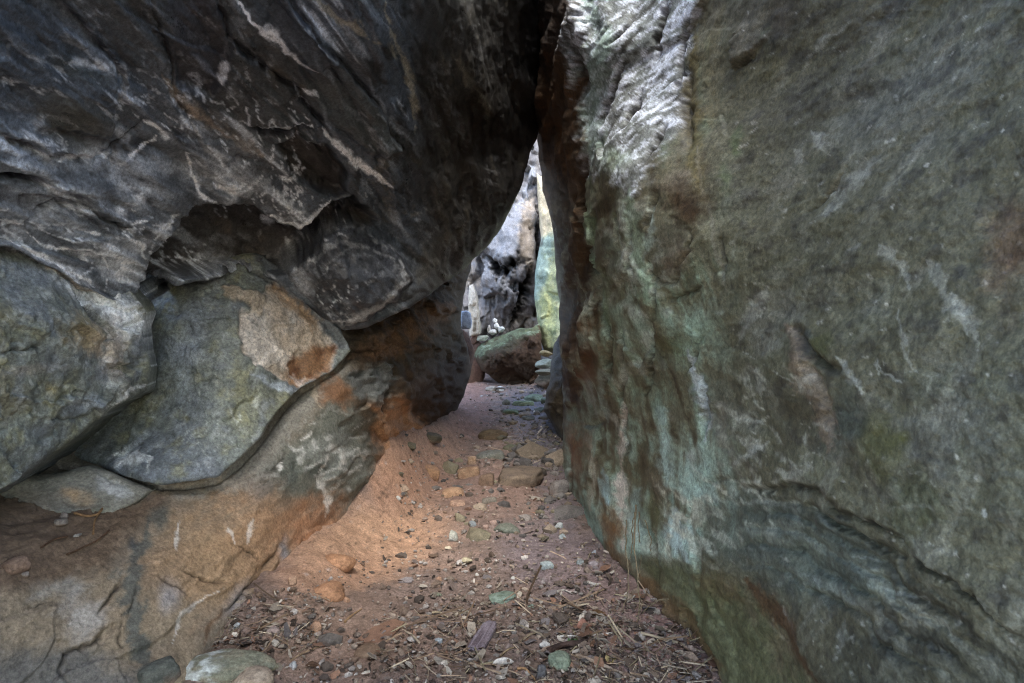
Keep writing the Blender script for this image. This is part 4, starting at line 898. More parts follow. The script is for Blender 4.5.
G1 = 'stones bedded in the path'
tan, tan2, gry, gry2, grn, blu, wht = 'a07c58', 'b08e6c', '7b756b', '6b6a66', '6f7d68', '93a09f', 'b9bbb4'
for a in [
    ('stone', 492, 435, 33, 12, 'round', '5e4b30', '6b5a3c', 'long brown rounded stone lying across the path, farthest of the bedded stones', dict(depth=.6, yaw=6)),
    ('slate_shard', 431, 440, 20, 9, 'flat', '55503f', '4a4638', 'dark angular slate shard lying on the clay under the brown buttress', dict(yaw=25, tilt=(12, 14), sink=.0)),
    ('stone', 490, 454, 34, 13, 'round', '74776e', '6a6a5c', 'dull grey-green humped stone just in front of the long brown stone', dict(sink=.4)),
    ('stone', 509, 447, 22, 10, 'wedge', '5c5f45', '6e6250', 'small mossy olive stone behind the big flat stone', dict(sink=.4)),
    ('stone', 472, 462, 10, 10, 'block', tan2, tan, 'tiny tan cube of stone perched behind the squarish tan block', dict(sink=.2)),
    ('stone', 469, 473, 25, 15, 'block', tan, '8c6645', 'squarish tan block left of the big flat stone', dict(sink=.3, yaw=10)),
    ('stone', 430, 471, 20, 15, 'wedge', 'a5784c', '9a6f49', 'orange-tan lumpy stone at the foot of the clay bank', dict(sink=.35)),
    ('flat_stone', 520, 479, 54, 19, 'flat', '7d6a54', '6c5c4c', 'biggest flat stone in the middle of the path, its dark right end undercut', dict(sink=.1, depth=.75, yaw=8, tilt=(4, -3))),
    ('stone', 487, 480, 17, 18, 'block', '7a5f48', '6c5644', 'upright brown stone touching the left side of the biggest flat stone', dict(sink=.35, yaw=-10)),
    ('stone', 540, 474, 14, 10, 'wedge', '4a4138', '3d3732', 'dark wedge stone against the right end of the biggest flat stone', dict(sink=.2)),
    ('stone', 498, 468, 14, 7, 'wedge', '927566', '8a705f', 'small pinkish chip behind the upright brown stone', dict(sink=.3)),
    ('stone', 531, 456, 16, 9, 'block', '83735f', '786956', 'pale brown stone above the biggest flat stone, beside a dark hollow', dict(sink=.3)),
    ('stone', 453, 493, 23, 10, 'block', 'b58a5e', 'ac8259', 'brick-shaped pale orange stone in the clay', dict(sink=.2, yaw=-4)),
    ('stone', 457, 505, 17, 7, 'block', 'b0896b', 'a27a60', 'low pinkish tan stone just in front of the brick-shaped one', dict(sink=.3)),
    ('stone', 459, 518, 13, 12, 'wedge', '857c5e', '7d7258', 'small three-cornered olive stone in the middle of the path', dict(sink=.25)),
    ('stone', 472, 524, 9, 7, 'round', '7f8a8f', '858d8c', 'small round blue-grey stone beside the three-cornered olive one', dict(sink=.3)),
    ('stone', 454, 537, 11, 15, 'wedge', 'a6a797', 'bcbfb4', 'pointed whitish stone with a green cast, standing in the clay', dict(sink=.2, yaw=30)),
    ('stone', 489, 499, 16, 11, 'block', '7b7466', '736a5c', 'half-buried grey block below the upright brown stone', dict(sink=.5)),
    ('flat_stone', 506, 528, 30, 13, 'flat', '707566', '66705f', 'flat grey-green stone bedded flush in the middle of the path', dict(sink=.45, yaw=-10)),
    ('stone', 493, 523, 8, 6, 'round', 'b09080', 'a58472', 'tiny pink stone at the upper left of the flush grey-green one', {}),
    ('stone', 486, 529, 8, 5, 'round', 'a88876', 'a58472', 'tiny salmon stone left of the flush grey-green one', {}),
    ('stone', 468, 510, 8, 6, 'wedge', '77543f', '85614b', 'small dark red-brown stone right of the brick-shaped one', {}),
    ('stone', 432, 540, 7, 6, 'round', 'ab8666', 'a67f5e', 'small tan stone alone on the bare clay', {}),
    ('stone', 402, 491, 14, 9, 'wedge', 'a4886c', '957a60', 'pale tan chunk at the very foot of the buttress', dict(sink=.3)),
    ('stone', 398, 500, 6, 5, 'round', wht, 'c0b8aa', 'tiny whitish stone at the foot of the buttress', {}),
    ('stone', 557, 491, 19, 18, 'block', '87807a', '7a7068', 'grey angular stone with a dark broken underside at the foot of the right wall', dict(sink=.1, yaw=25, tilt=(0, 14))),
    ('stone', 558, 523, 10, 14, 'wedge', 'a3acaa', 'b0b5b2', 'pale bluish stone near the right wall, upper of a pair', dict(sink=.4, tilt=(0, 10))),
    ('stone', 563, 537, 10, 12, 'wedge', '96a5a5', 'a9b2b0', 'pale bluish stone near the right wall, lower of a pair', dict(sink=.4)),
    ('stone', 546, 568, 16, 9, 'flat', '9fb0b0', 'a8b4b2', 'pale blue flat stone alone in the dark dirt', dict(sink=.1, yaw=-15, tilt=(8, 5))),
    ('stone', 581, 564, 9, 6, 'block', '8f9a9a', '858f8e', 'small blue-grey cube near the foot of the right wall', {}),
    ('stone', 594, 565, 11, 5, 'round', 'a09396', '958889', 'small mauve stone beside the blue-grey cube', {}),
    ('stone', 594, 554, 6, 5, 'wedge', 'a6aeb4', '9aa3a8', 'tiny pale chip closest to the right wall', {}),
    ('flat_stone', 503, 599, 30, 12, 'flat', '70866f', '829a88', 'flat green stone in the dirt above the wood chunk', dict(sink=.4, yaw=12)),
    ('stone', 439, 581, 8, 9, 'round', 'a77c5a', '9b7252', 'small oval orange-brown stone on the dirt left of the middle', {}),
    ('stone', 436, 594, 12, 9, 'flat', '727b60', '7b7e66', 'dull green flake sunk in the dirt below the oval orange-brown stone', dict(sink=.5)),
    ('stone', 513, 580, 5, 4, 'round', 'd0cabd', 'c8c2b6', 'white round pebble in the middle of the dirt path', {}),
    ('stone', 477, 577, 4, 4, 'round', 'cbc4b6', 'c0b9aa', 'tiny cream pebble left of the white round pebble', {}),
    ('stone', 531, 608, 7, 5, 'wedge', '7f9a86', '8ba08e', 'tiny sea-green chip right of the flat green stone', {}),
    ('flat_stone', 560, 664, 25, 17, 'flat', '7b8a70', '6d7f66', 'flat square-cornered green stone at the bottom of the path, beside the dark bark', dict(sink=.05, yaw=-35, tilt=(14, 6))),
    ('stone', 541, 677, 12, 18, 'wedge', '5f6064', '55565b', 'dark grey pointed stone at the very bottom edge', dict(sink=.2)),
    ('stone', 545, 652, 12, 7, 'wedge', 'c0bbb2', 'b3aea4', 'white angular chip behind the square-cornered green stone', dict(sink=.1)),
    ('stone', 439, 648, 9, 6, 'flat', 'a8b3b8', '9aa6ac', 'pale blue flake left of the wood chunk', dict(sink=.0)),
    ('stone', 271, 634, 15, 9, 'wedge', 'b59a8c', 'a88d80', 'pinkish white stone at the edge of the orange ledge', dict(sink=.1)),
    ('stone', 315, 631, 14, 11, 'round', 'b0845f', 'a87c58', 'rounded tan stone on bare dirt near the left ledge', dict(sink=.1)),
    ('stone', 292, 584, 9, 8, 'block', 'c79a72', 'be916a', 'light orange cube of stone against the ledge foot', dict(sink=.1, yaw=15)),
    ('stone', 292, 671, 9, 9, 'wedge', 'b7babb', 'aaaeb0', 'white angular chip right of the tan boulder', dict(sink=.1)),
    ('stone', 236, 626, 8, 6, 'wedge', 'aab0b4', '8d8f90', 'tiny grey-white chip at the ledge foot in the lower left', dict(sink=.1)),
    ('clay_lump', 326, 592, 36, 17, 'round', 'b07a4b', 'a87347', 'smooth orange-brown clay lump, nearer of two at the ledge foot', dict(sink=.35, depth=.9, yaw=20, soil='a87347')),
    ('clay_lump', 336, 561, 34, 16, 'round', 'b8804f', 'b07a4b', 'smooth orange clay lump, farther of two at the ledge foot', dict(sink=.4, depth=.9, soil='b07a4b')),
    ('stone', 345, 602, 10, 7, 'round', 'ad7f5a', 'a57752', 'small orange stone beside the nearer clay lump', dict(sink=.3)),
    ('stone', 365, 655, 34, 12, 'round', '917253', '8a6b4e', 'low brown hump of stone sunk in the dirt at the bottom', dict(sink=.6)),
    ('boulder', 222, 672, 100, 26, 'round', '7f8066', '8a8468', 'long pale boulder with a white crust on its left half, at the ledge foot', dict(sink=.25, depth=.45, yaw=3, sub=5)),
    ('boulder', 247, 684, 54, 26, 'round', 'a99276', 'b39d82', 'smooth tan boulder lying in front of the white-crusted one', dict(sink=.3, depth=.7, sub=5)),
    ('slab_stone', 163, 676, 40, 26, 'block', '5c6157', '50564e', 'dark grey-green slab leaning out left of the white-crusted boulder', dict(sink=.0, depth=.5, yaw=30, tilt=(0, -22), sub=5, at=EYE + ray(164, 688) * 2.42)),
]:
    n, u, v, w_, h_, sh, c1, c2, lb, kw = a
    stone(n, u, v, w_, h_, sh, c1, c2, lb, cat={'slate_shard': 'shard', 'clay_lump': 'clay', 'boulder': 'boulder'}.get(n, 'stone'), **kw)
# white crust on the long boulder
o = [x for x in bpy.data.objects if x.name == 'boulder'][0]; me = o.data
nn = len(me.vertices); pv = np.zeros(nn * 3, np.float32); me.vertices.foreach_get('co', pv); pv = pv.reshape(-1, 3)
cc = np.zeros(nn * 4, np.float32); me.attributes['tint'].data.foreach_get('color', cc); cc = cc.reshape(-1, 4)
m = (sstep(.02, -.05, pv[:, 0] + .05 * fbm(pv * 14, 3, 4)) * sstep(-.35, .25, fbm(pv * 20, 4, 7)) * .85)[:, None]
cc[:, :3] = cc[:, :3] * (1 - m) + hexc('c6ccc9') * m; me.attributes['tint'].data.foreach_set('color', cc.ravel())

# stones on the ledge at the left
for u, v, w_, h_, sh, c1, c2, lb in [(10, 568, 28, 18, 'round', '94745a', '8a6b52', 'rounded brown stone resting on the ledge at the left edge of the photo'), (62, 524, 9, 7, 'round', '96887a', '8b7f72', 'small pale round stone on the earth shelf below the flat fragment'),
                                     (57, 531, 15, 6, 'flat', '8f8475', '85796a', 'flat grey chip on the earth shelf in front of the small round stone'), (77, 543, 9, 5, 'wedge', 'a09a8e', '8f887c', 'whitish chip on the earth shelf beside the twig'), (22, 578, 10, 5, 'wedge', '9a8d80', '857668', 'little grey chip beside the rounded brown stone on the ledge')]:
    p = on_rock('clay_stained_ledge', u, v + h_ * .4)
    stone('stone', u, v, w_, h_, sh, c1, c2, lb, at=p + np.array([0, -.02, 0]), sink=.25)

# daylight end of the passage
def far_at(u, v, y): return EYE + ray(u, v) * y
stone('stone', 465, 316, 13, 15, 'block', 'b4c0d2', '9aa7ba', 'blue-grey cubic stone lodged beside the buttress at the far end', at=far_at(465, 327, 9.6), sink=0, soil_amt=.1, yaw=20)
for u, v, w_, h_, sh, c1, c2, lb, y in [(493, 331, 10, 6, 'round', 'cfd0cc', 'b9bdb8', 'white stone at the base of the little pile on the moss-topped boulder', 11.75), (501, 329, 8, 5, 'round', 'b9c0bb', 'd0d3cf', 'second white stone of the little pile, at its right', 11.7), (497, 325, 6, 6, 'round', 'd8d9d4', 'c2cac6', 'white stone stacked midway up the little pile', 11.75),
                                        (495, 320, 5, 4, 'round', 'dddcd6', 'd0d0ca', 'small white stone topping the little pile', 11.75), (489, 327, 4, 7, 'wedge', 'b9b2a8', 'c6c1b8', 'slim pale stone leaning on the left of the little pile', 11.75), (482, 337, 13, 6, 'flat', 'a3ab97', '959c88', 'flat pale green stone left of the little white pile', 11.65),
                                        (474, 338, 9, 9, 'wedge', '7c5a48', '6c4f40', 'reddish stone behind the left end of the moss-topped boulder', 11.75)]:
    stone('stone', u, v, w_, h_, 'wedge' if sh == 'round' else sh, c1, c2, lb, at=far_at(u, v + h_ * .5, y), sink=0.05, soil_amt=0)
for u, v, w_, h_, sh, c1, c2, lb, y in [(500, 379, 9, 6, 'round', 'c6c6be', 'b3b2a8', 'white stone under the front of the moss-topped boulder', 11.0), (491, 375, 12, 6, 'wedge', 'a59a88', '8f8472', 'tan stone under the left corner of the moss-topped boulder', 11.0), (547, 352, 15, 6, 'wedge', '8e7a48', '7d6c44', 'yellow-brown stone on top of the green rubble at the gap', 10.7),
                                        (546, 361, 22, 10, 'wedge', '8d9483', '7b836f', 'grey-green block in the rubble below the yellow-brown stone', 10.5), (545, 371, 20, 6, 'wedge', '6f6a52', '837c62', 'olive stone in the rubble at the gap', 10.3), (535, 379, 22, 8, 'wedge', '6f7d62', '5c6a52', 'green-topped stone right of the moss-topped boulder', 10.2),
                                        (548, 384, 18, 8, 'wedge', '64705a', '54604c', 'dark green stone against the right rock at the gap', 9.9), (524, 389, 26, 7, 'flat', '76835f', '656f52', 'broad mossy stone, nearest of the green rubble', 9.8), (541, 396, 16, 7, 'wedge', '595f52', '4c5346', 'dark stone in the shade below the green rubble', 9.4), (512, 399, 18, 6, 'flat', '62704f', '56604a', 'low mossy stone in the middle of the far path', 9.3), (528, 409, 14, 5, 'flat', '5a5f5c', '6b6f6c', 'blue-grey flat stone on the far path', 8.9)]:
    g = far_at(u, v + h_ * .5, y); gx = np.array([g[0]]); gy = np.array([g[1]]); z = float(gz(gx, gy)[0])
    stone('stone', u, v, w_, h_, sh, c1, c2, lb, at=(g[0], g[1], max(g[2], z - .02) if v < 372 else z), sink=.15, soil_amt=.2)
stone('red_rock', 462, 352, 30, 52, 'wedge', '5c4234', '6b4d3a', 'reddish broken rock under the blue-grey cubic stone at the far end', at=far_at(462, 378, 9.75), sink=.05, depth=.8, cat='rock', soil_amt=.3)
stone('red_rock', 473, 356, 30, 44, 'wedge', '6a4a3a', '54402f', 'reddish earthy rock carrying the upright splinter, left of the moss-topped boulder', at=far_at(473, 380, 11.75), sink=.05, depth=.7, cat='rock', soil_amt=.3)
# rubble heap carrying the upper stones at the gap
stone('rubble_heap', 549, 378, 40, 20, 'wedge', '55513f', '474436', 'dark heap of earth and broken rock filling the gap right of the moss-topped boulder', at=far_at(552, 382, 10.9), sink=.25, depth=1.0, cat='rubble')

# ---- wood
def tube_mesh(name, pts, rad, mat, c1, c2, seed, sides=8, rough_amt=.25):
    P = np.array(pts, float)
    t = np.linspace(0, len(P) - 1, max(10, 6 * len(P)))
    i = np.clip(t.astype(int), 0, len(P) - 2); f = (t - i)[:, None]
    p0 = P[np.maximum(i - 1, 0)]; p1 = P[i]; p2 = P[i + 1]; p3 = P[np.minimum(i + 2, len(P) - 1)]
    C_ = .5 * (2 * p1 + (p2 - p0) * f + (2 * p0 - 5 * p1 + 4 * p2 - p3) * f ** 2 + (3 * p1 - p0 - 3 * p2 + p3) * f ** 3)
    R = np.interp(t, np.arange(len(P)), rad) if np.ndim(rad) else np.full(len(t), rad)
    T = np.gradient(C_, axis=0); T /= np.linalg.norm(T, axis=1)[:, None]
    up = np.array([.13, .29, .95]); A = np.cross(T, up); A /= np.linalg.norm(A, axis=1)[:, None]; B = np.cross(T, A)
    th = np.linspace(0, 2 * math.pi, sides, endpoint=False)
    V = (C_[:, None] + (A[:, None] * np.cos(th)[None, :, None] + B[:, None] * np.sin(th)[None, :, None]) * R[:, None, None]).reshape(-1, 3)
    nz = fbm(V / max(np.mean(R), 1e-4) * .35 + seed, 3, 4); cen = np.repeat(C_, sides, 0); V = V + (V - cen) * (nz * rough_amt)[:, None]
    n = len(C_); q = []
    for a in range(n - 1):
        for s in range(sides): q.append([a * sides + s, a * sides + (s + 1) % sides, (a + 1) * sides + (s + 1) % sides, (a + 1) * sides + s])
    q.append(list(range(sides))[::-1]); q.append([(n - 1) * sides + s for s in range(sides)])
    m = sstep(-.3, .4, fbm(V / max(np.mean(R), 1e-4) * .3, 3, seed))[:, None]; col = (hexc(c1) * (1 - m) + hexc(c2) * m) * .85
    return V, q, col
def stick(name, pix, r_px, c1, c2, label, cat='stick', lift=.3, sides=8, z_off=None, seed=1, group=None):
    pts = []
    for k, (u, v) in enumerate(pix):
        g = ground_at(u, v); g = g.copy(); g[2] += r_px * g[1] / FPX * (.9 + lift * (k % 2)); pts.append(g)
    pts = np.array(pts); s = pts[:, 1].mean() / FPX; org = pts[0].copy()
    rad = np.linspace(r_px * s, r_px * s * .6, len(pts)); rad[-1] *= .6
    V, q, col = tube_mesh(name, pts - org, rad, M_WOOD, c1, c2, seed + int(pix[0][0]), sides)
    return link(name, mesh_from(name, V, q, M_WOOD, col), org, label=label, cat=cat, group=group)
# the grey chunk
g = ground_at(477, 656); s = g[1] / FPX
v, f = ico(5); q = v.copy(); n = np.array([[1, 0, 0], [-1, 0, 0], [0, 1, 0], [0, -1, 0], [0, 0, 1], [0, 0, -1], [.7, .7, 0], [-.6, .8, .2], [.5, -.6, .5]]); n = n / np.linalg.norm(n, axis=1)[:, None]
h = np.array([.9, .85, .95, .9, .8, .8, 1.05, 1.1, 1.]); d = np.maximum(v @ n.T, .02); r = -np.log(np.exp(-18 * h / d).sum(1)) / 18
q = v * r[:, None]; gr = fbm(np.c_[q[:, 0] * 7, q[:, 1] * .7, q[:, 2] * 7], 4, 21)
q = q * np.array([9, 30, 6]) * s * (1 + .06 * gr)[:, None]
m = sstep(-.3, .4, gr)[:, None]; col = (hexc('6d6064') * (1 - m) + hexc('8d8288') * m) * .85
o = link('wood_chunk', mesh_from('wood_chunk', q, f, M_WOOD, col), (g[0] + 5 * s, g[1] + 26 * s, g[2] + 3.5 * s), label='weathered grey-purple chunk of wood lying lengthwise on the dirt', cat='wood'); o.rotation_euler = (math.radians(3), math.radians(8), math.radians(-16))
for pix, r, c1, c2, lb in [
    ([(548, 657), (562, 654), (578, 650), (588, 645)], 3.6, '54433c', '3e322d', 'short dark bark-covered stick above the square-cornered green stone'),
    ([(576, 660), (596, 668), (618, 677), (650, 690)], 2.2, '8d7a66', 'a89684', 'long brown-grey stick running off the bottom beside the square-cornered green stone'),
    ([(519, 646), (530, 641), (541, 635)], 1.5, '9a8a74', '86765f', 'thin tan stick pointing up right beside the wood chunk'),
    ([(517, 671), (526, 677), (537, 686)], 1.6, 'a3825f', '8f7052', 'orange-tan stick at the bottom edge right of the white bark curl'),
    ([(557, 641), (566, 641), (578, 640)], 1.5, 'cfc9bf', 'bdb7ad', 'bleached white stick, left of a level pair'),
    ([(592, 640), (602, 639), (613, 635)], 1.8, 'd3cdc3', 'bfb9af', 'bleached white stick bent at its end, right of a level pair'),
    ([(432, 615), (440, 617), (448, 619)], 1.7, 'b5a68c', 'a3947a', 'short pale bone-like twig lying left on the bare dirt'),
    ([(588, 586), (594, 588), (601, 589)], 1.6, 'c5beb4', 'b3aca2', 'short white splinter near the foot of the right wall'),
    ([(557, 593), (565, 594), (573, 595)], .9, 'c0b8ad', 'b0a89c', 'very thin white twig in the middle of the path'),
    ([(238, 645), (250, 640), (263, 634)], 1.0, '9b8a7c', '86776a', 'thin twig leading to the pinkish white stone'),
    ([(290, 665), (304, 658), (322, 651)], 1.1, 'a58c70', '8f775e', 'thin tan twig right of the tan boulder'),
    ([(460, 664), (468, 656), (474, 652)], 1.2, '8b8a8a', '77767a', 'small grey twig at the lower left of the wood chunk'),
    ([(582, 655), (592, 664), (600, 672), (604, 680)], .8, '9c9068', '8c8058', 'thin straw-green stem crossing the long brown-grey stick'),
    ([(566, 609), (570, 622), (574, 634), (581, 650)], .9, '8d8a62', '7f7c56', 'straight green-brown grass stem lying toward the bark-covered stick'),
    ([(500, 660), (508, 655), (516, 650)], 1.1, 'a08d70', '8f7c60', 'short tan twig between the white bark curl and the wood chunk'),
    ([(640, 667), (655, 673), (675, 678)], 1.2, '8a7058', '7a614b', 'brown twig in the litter near the foot of the right wall'),
    ([(345, 625), (352, 619), (362, 612)], 1.3, 'a38562', '96785a', 'curved clay-coloured twig on the bare dirt left of centre'),
    ([(468, 612), (460, 614), (450, 612)], .8, 'a89a86', '988a76', 'hair-thin pale twig below the tiny cream pebble')]:
    stick('stick', pix, r, c1, c2, lb)
# curled bark and leaves
def leaf_mesh(w_, l_, curl, c1, seed, mat=M_LEAF, jag=.15):
    a = np.linspace(-1, 1, 9); b = np.linspace(-1, 1, 7); A, B = np.meshgrid(a, b); A = A.ravel(); B = B.ravel()
    wid = np.sqrt(np.maximum(1 - A ** 2, .03)) * (1 + jag * fbm(np.c_[A * 2, A * 0 + seed, B * 0], 2, 3))
    p = np.c_[A * l_ / 2, B * w_ / 2 * wid, (curl * (B * wid) ** 2 + .4 * curl * A ** 2) * w_ + .06 * w_ * fbm(np.c_[A, B, A * 0 + seed], 3, 5)]
    q = [[r * 9 + c, r * 9 + c + 1, (r + 1) * 9 + c + 1, (r + 1) * 9 + c] for r in range(6) for c in range(8)]
    n0 = len(p); p2 = p - np.array([0, 0, .03 * w_]); e = [[c, c + 9 * 0 + 1, n0 + c + 1, n0 + c] for c in range(8)]
    q = q + [[n0 + i for i in x[::-1]] for x in q] + [x[::-1] for x in e] + [[54 + c, 54 + c + 1, n0 + 55 + c, n0 + 54 + c] for c in range(8)]
    p = np.r_[p, p2]; col = np.tile(hexc(c1), (len(p), 1)) * (1 + .25 * fbm(np.c_[np.r_[A, A] * 2, np.r_[B, B] * 2, np.zeros(len(p)) + seed], 3, 7))[:, None]
    return p, q, col
for name, u, v, w_, l_, curl, c1, yaw, lb in [
    ('bark_curl', 503, 670, 7, 22, .6, 'd2cdc4', 20, 'curled strip of white bark at the bottom edge'), ('dead_leaf', 467, 565, 8, 12, .4, 'b3a88c', 40, 'cream dead leaf on the bare dirt in mid path'),
    ('dead_leaf', 610, 666, 9, 13, .35, 'b9a878', 70, 'round yellowish dead leaf beside the long brown-grey stick'), ('dead_leaf', 584, 631, 10, 18, .6, '9c7464', 35, 'pinkish brown curled dead leaf above the white sticks'),
    ('dead_leaf', 598, 619, 7, 17, .5, '5c4630', -10, 'dark brown curled dead leaf near the hanging roots'), ('dead_leaf', 682, 675, 7, 13, .4, 'b5a183', -30, 'pale tan dead leaf at the foot of the right wall'), ('dead_leaf', 690, 655, 6, 12, .5, 'a39183', -40, 'greyish leaf leaning on the foot of the right wall'),
    ('dead_leaf', 312, 668, 5, 13, .5, '5c4636', 15, 'dark brown leaf on bare dirt right of the boulders'), ('dead_leaf', 448, 551, 5, 7, .3, 'c2b69f', 5, 'tiny whitish leaf below the pointed whitish stone'), ('dead_leaf', 528, 671, 5, 9, .4, 'b9afa0', 60, 'small pale leaf left of the dark grey pointed stone'),
    ('green_leaf', 572, 645, 7, 14, .3, '54704a', 60, 'green leaf fragment behind the dark bark-covered stick')]:
    g = ground_at(u, v); s = g[1] / FPX; p, q, col = leaf_mesh(w_ * s * 1.2, l_ * s, curl, c1, u)
    o = link(name, mesh_from(name, p, q, M_LEAF, col * .9), g + np.array([0, 0, .006]), label=lb, cat='bark' if 'bark' in name else 'leaf'); o.rotation_euler = (.15, .1, math.radians(yaw))
# twig lying on the earth shelf
def ledge_pts(pix, lift): return np.array([on_rock('clay_stained_ledge', u, v) + np.array([0, -.012, lift]) for u, v in pix])
pts = ledge_pts([(74, 524), (86, 526), (98, 527), (104, 519), (108, 511)], .01); org = pts[0].copy()
V1, q1, c1_ = tube_mesh('twig', pts - org, .006, M_WOOD, '9b7a56', '86684a', 3); 
pts2 = ledge_pts([(99, 526), (95, 534), (92, 545)], .01); V2, q2, c2_ = tube_mesh('twig', pts2 - org, .004, M_WOOD, '9b7a56', '86684a', 4)
link('twig', mesh_from('twig', np.r_[V1, V2], q1 + [[i + len(V1) for i in x] for x in q2], M_WOOD, np.r_[c1_, c2_]), org, label='forked tan twig lying on the earth shelf below the flat fragment', cat='twig')
for pix, lb in [([(38, 558), (50, 552), (66, 549)], 'dark twig on the earth shelf, left of two'), ([(66, 563), (80, 556), (98, 549), (108, 541)], 'dark twig on the earth shelf, right of two')]:
    pts = ledge_pts(pix, .008); org = pts[0].copy(); V1, q1, c1_ = tube_mesh('twig', pts - org, .004, M_WOOD, '5a4535', '6b523e', 5)
    link('twig', mesh_from('twig', V1, q1, M_WOOD, c1_), org, label=lb, cat='twig')
# roots hanging in front of the right wall
for pix, y0, y1, r, lb in [
    ([(627, 520), (627, 545), (628, 566), (627, 590), (624, 606), (621, 620)], 3.72, 3.5, .9, 'pale hanging root, leftmost of those trailing to the dirt'), ([(635, 512), (633, 535), (630, 556), (628, 568)], 3.68, 3.62, .8, 'short pale hanging root crossing toward the leftmost one'),
    ([(636, 505), (635, 540), (637, 572), (638, 600), (638, 624)], 3.62, 3.35, 1.1, 'thickest pale root hanging straight down to the dirt'), ([(640, 512), (639, 540), (641, 560), (639, 580)], 3.6, 3.5, .7, 'thin pale root just right of the thickest one'),
    ([(670, 599), (657, 600), (648, 607), (642, 616)], 3.2, 3.3, .9, 'arched pale root springing from the foot of the right wall'), ([(613, 560), (618, 564), (627, 564)], 3.9, 3.7, .7, 'little side root sticking out left of the hanging ones'), ([(646, 520), (650, 540), (652, 556)], 3.45, 3.4, .8, 'short stiff root pressed against the right wall')]:
    a0 = np.array(pix, float); tt = np.linspace(0, len(a0) - 1, 4 * len(a0)); rs = random.Random(int(pix[0][0] * 3))
    uu = np.interp(tt, np.arange(len(a0)), a0[:, 0]); vv = np.interp(tt, np.arange(len(a0)), a0[:, 1])
    uu = uu + np.array([rs.uniform(-.7, .7) for _ in uu]) + 1.2 * np.sin(np.linspace(0, 7, len(uu)) + rs.uniform(0, 6))
    ya = on_rock('leaning_rock', *pix[0])[1] - .03; yb = ground_at(*pix[-1])[1] if pix[-1][1] > 600 else ya - .06
    yy = ya + (yb - ya) * (np.linspace(0, 1, len(uu)) ** .7); pts = np.array([EYE + ray(u, v) * y for u, v, y in zip(uu, vv, yy)]); org = pts[0].copy()
    V1, q1, c1_ = tube_mesh('hanging_root', pts - org, np.linspace(r, r * .5, len(uu)) * .8 * y0 / FPX, M_WOOD, '8c8068', '756a54', 7, sides=6)
    link('hanging_root', mesh_from('hanging_root', V1, q1, M_WOOD, c1_), org, label=lb, cat='root', group='roots hanging by the right wall')

# ---- litter nobody could count
def scatter(seed, regions):
    rs = np.random.RandomState(seed); out = []
    for (u0, u1, v0, v1, n) in regions:
        uu = rs.uniform(u0, u1, n); vv = rs.uniform(v0, v1, n)
        out.append(np.c_[uu, vv])
    P = np.concatenate(out); r = ray(P[:, 0], P[:, 1])
    y = np.full(len(P), -1.)                     # drop each piece onto the earth
    for yy in np.arange(1.6, 14, .08):
        p = EYE + r * yy; hit = (y < 0) & (p[:, 2] <= gz(p[:, 0], p[:, 1])); y[hit] = yy
    lo, hi = y - .08, y.copy()
    for _ in range(7):
        mid = (lo + hi) / 2; p = EYE + r * mid[:, None]; under = p[:, 2] <= gz(p[:, 0], p[:, 1]); hi = np.where(under, mid, hi); lo = np.where(under, lo, mid)
    y = np.where(y > 0, hi, y)
    ok = y > 0; p = EYE + r[ok] * y[ok][:, None]; p[:, 2] = gz(p[:, 0], p[:, 1]); return p, rs
def litter(name, seed, regions, kind, colours, size, mat):
    pos, rs = scatter(seed, regions); Vs = []; Fs = []; Cs = []; n = 0
    for k in range(len(pos)):
        c = hexc(colours[rs.randint(len(colours))]) * rs.uniform(.55, 1.15); s = size * math.exp(rs.normal(-.1, .7)); a = rs.uniform(0, 6.28)
        if kind == 'chip':
            l, w_ = s, s * rs.uniform(.25, .7); b = rs.uniform(-.5, .5) * l * .5
            v = np.array([[-l, -w_, 0], [0, -w_ * 1.2, b], [l, -w_ * .5, 0], [l * .9, w_ * .6, 0], [0, w_ * 1.1, b], [-l, w_ * .8, 0]]); t = .05 * l
            v = np.r_[v, v - [0, 0, t]]; f = [[0, 1, 4, 5], [1, 2, 3, 4], [11, 10, 7, 6], [10, 9, 8, 7], [0, 6, 7, 1], [1, 7, 8, 2], [5, 4, 10, 11], [4, 3, 9, 10], [2, 8, 9, 3], [0, 5, 11, 6]]
        elif kind == 'twig':
            l = s * 3; r = s * .09; b = rs.uniform(-.3, .3) * l
            v = np.array([[x * l, y * r + (b if x == 0 else 0), z * r + r] for x in (-1, 0, 1) for y, z in ((-1, -.7), (1, -.7), (0, 1))])
            f = [[i * 3 + j, i * 3 + (j + 1) % 3, (i + 1) * 3 + (j + 1) % 3, (i + 1) * 3 + j] for i in (0, 1) for j in range(3)] + [[2, 1, 0], [6, 7, 8]]
        else:
            v0, f0 = ico(1); v = v0 * (1 + rs.normal(0, .17, (len(v0), 1))) * np.array([1, rs.uniform(.6, 1), rs.uniform(.4, .8)]) * s * .5; f = f0.tolist()
        tl = rs.normal(0, .42, 2) if kind != 'gravel' else (0, 0)
        M = np.array(Matrix.Rotation(a, 3, 'Z') @ Matrix.Rotation(tl[0], 3, 'X') @ Matrix.Rotation(tl[1], 3, 'Y'))
        v = v @ M.T + pos[k] + [0, 0, .010 + .008 * rs.rand() if kind != 'gravel' else .007]
        Vs.append(v); Fs += [[i + n for i in x] for x in f]; Cs.append(np.tile(c, (len(v), 1))); n += len(v)
    link(name, mesh_from(name, np.concatenate(Vs), Fs, mat, np.concatenate(Cs), smooth=False), kind='stuff')
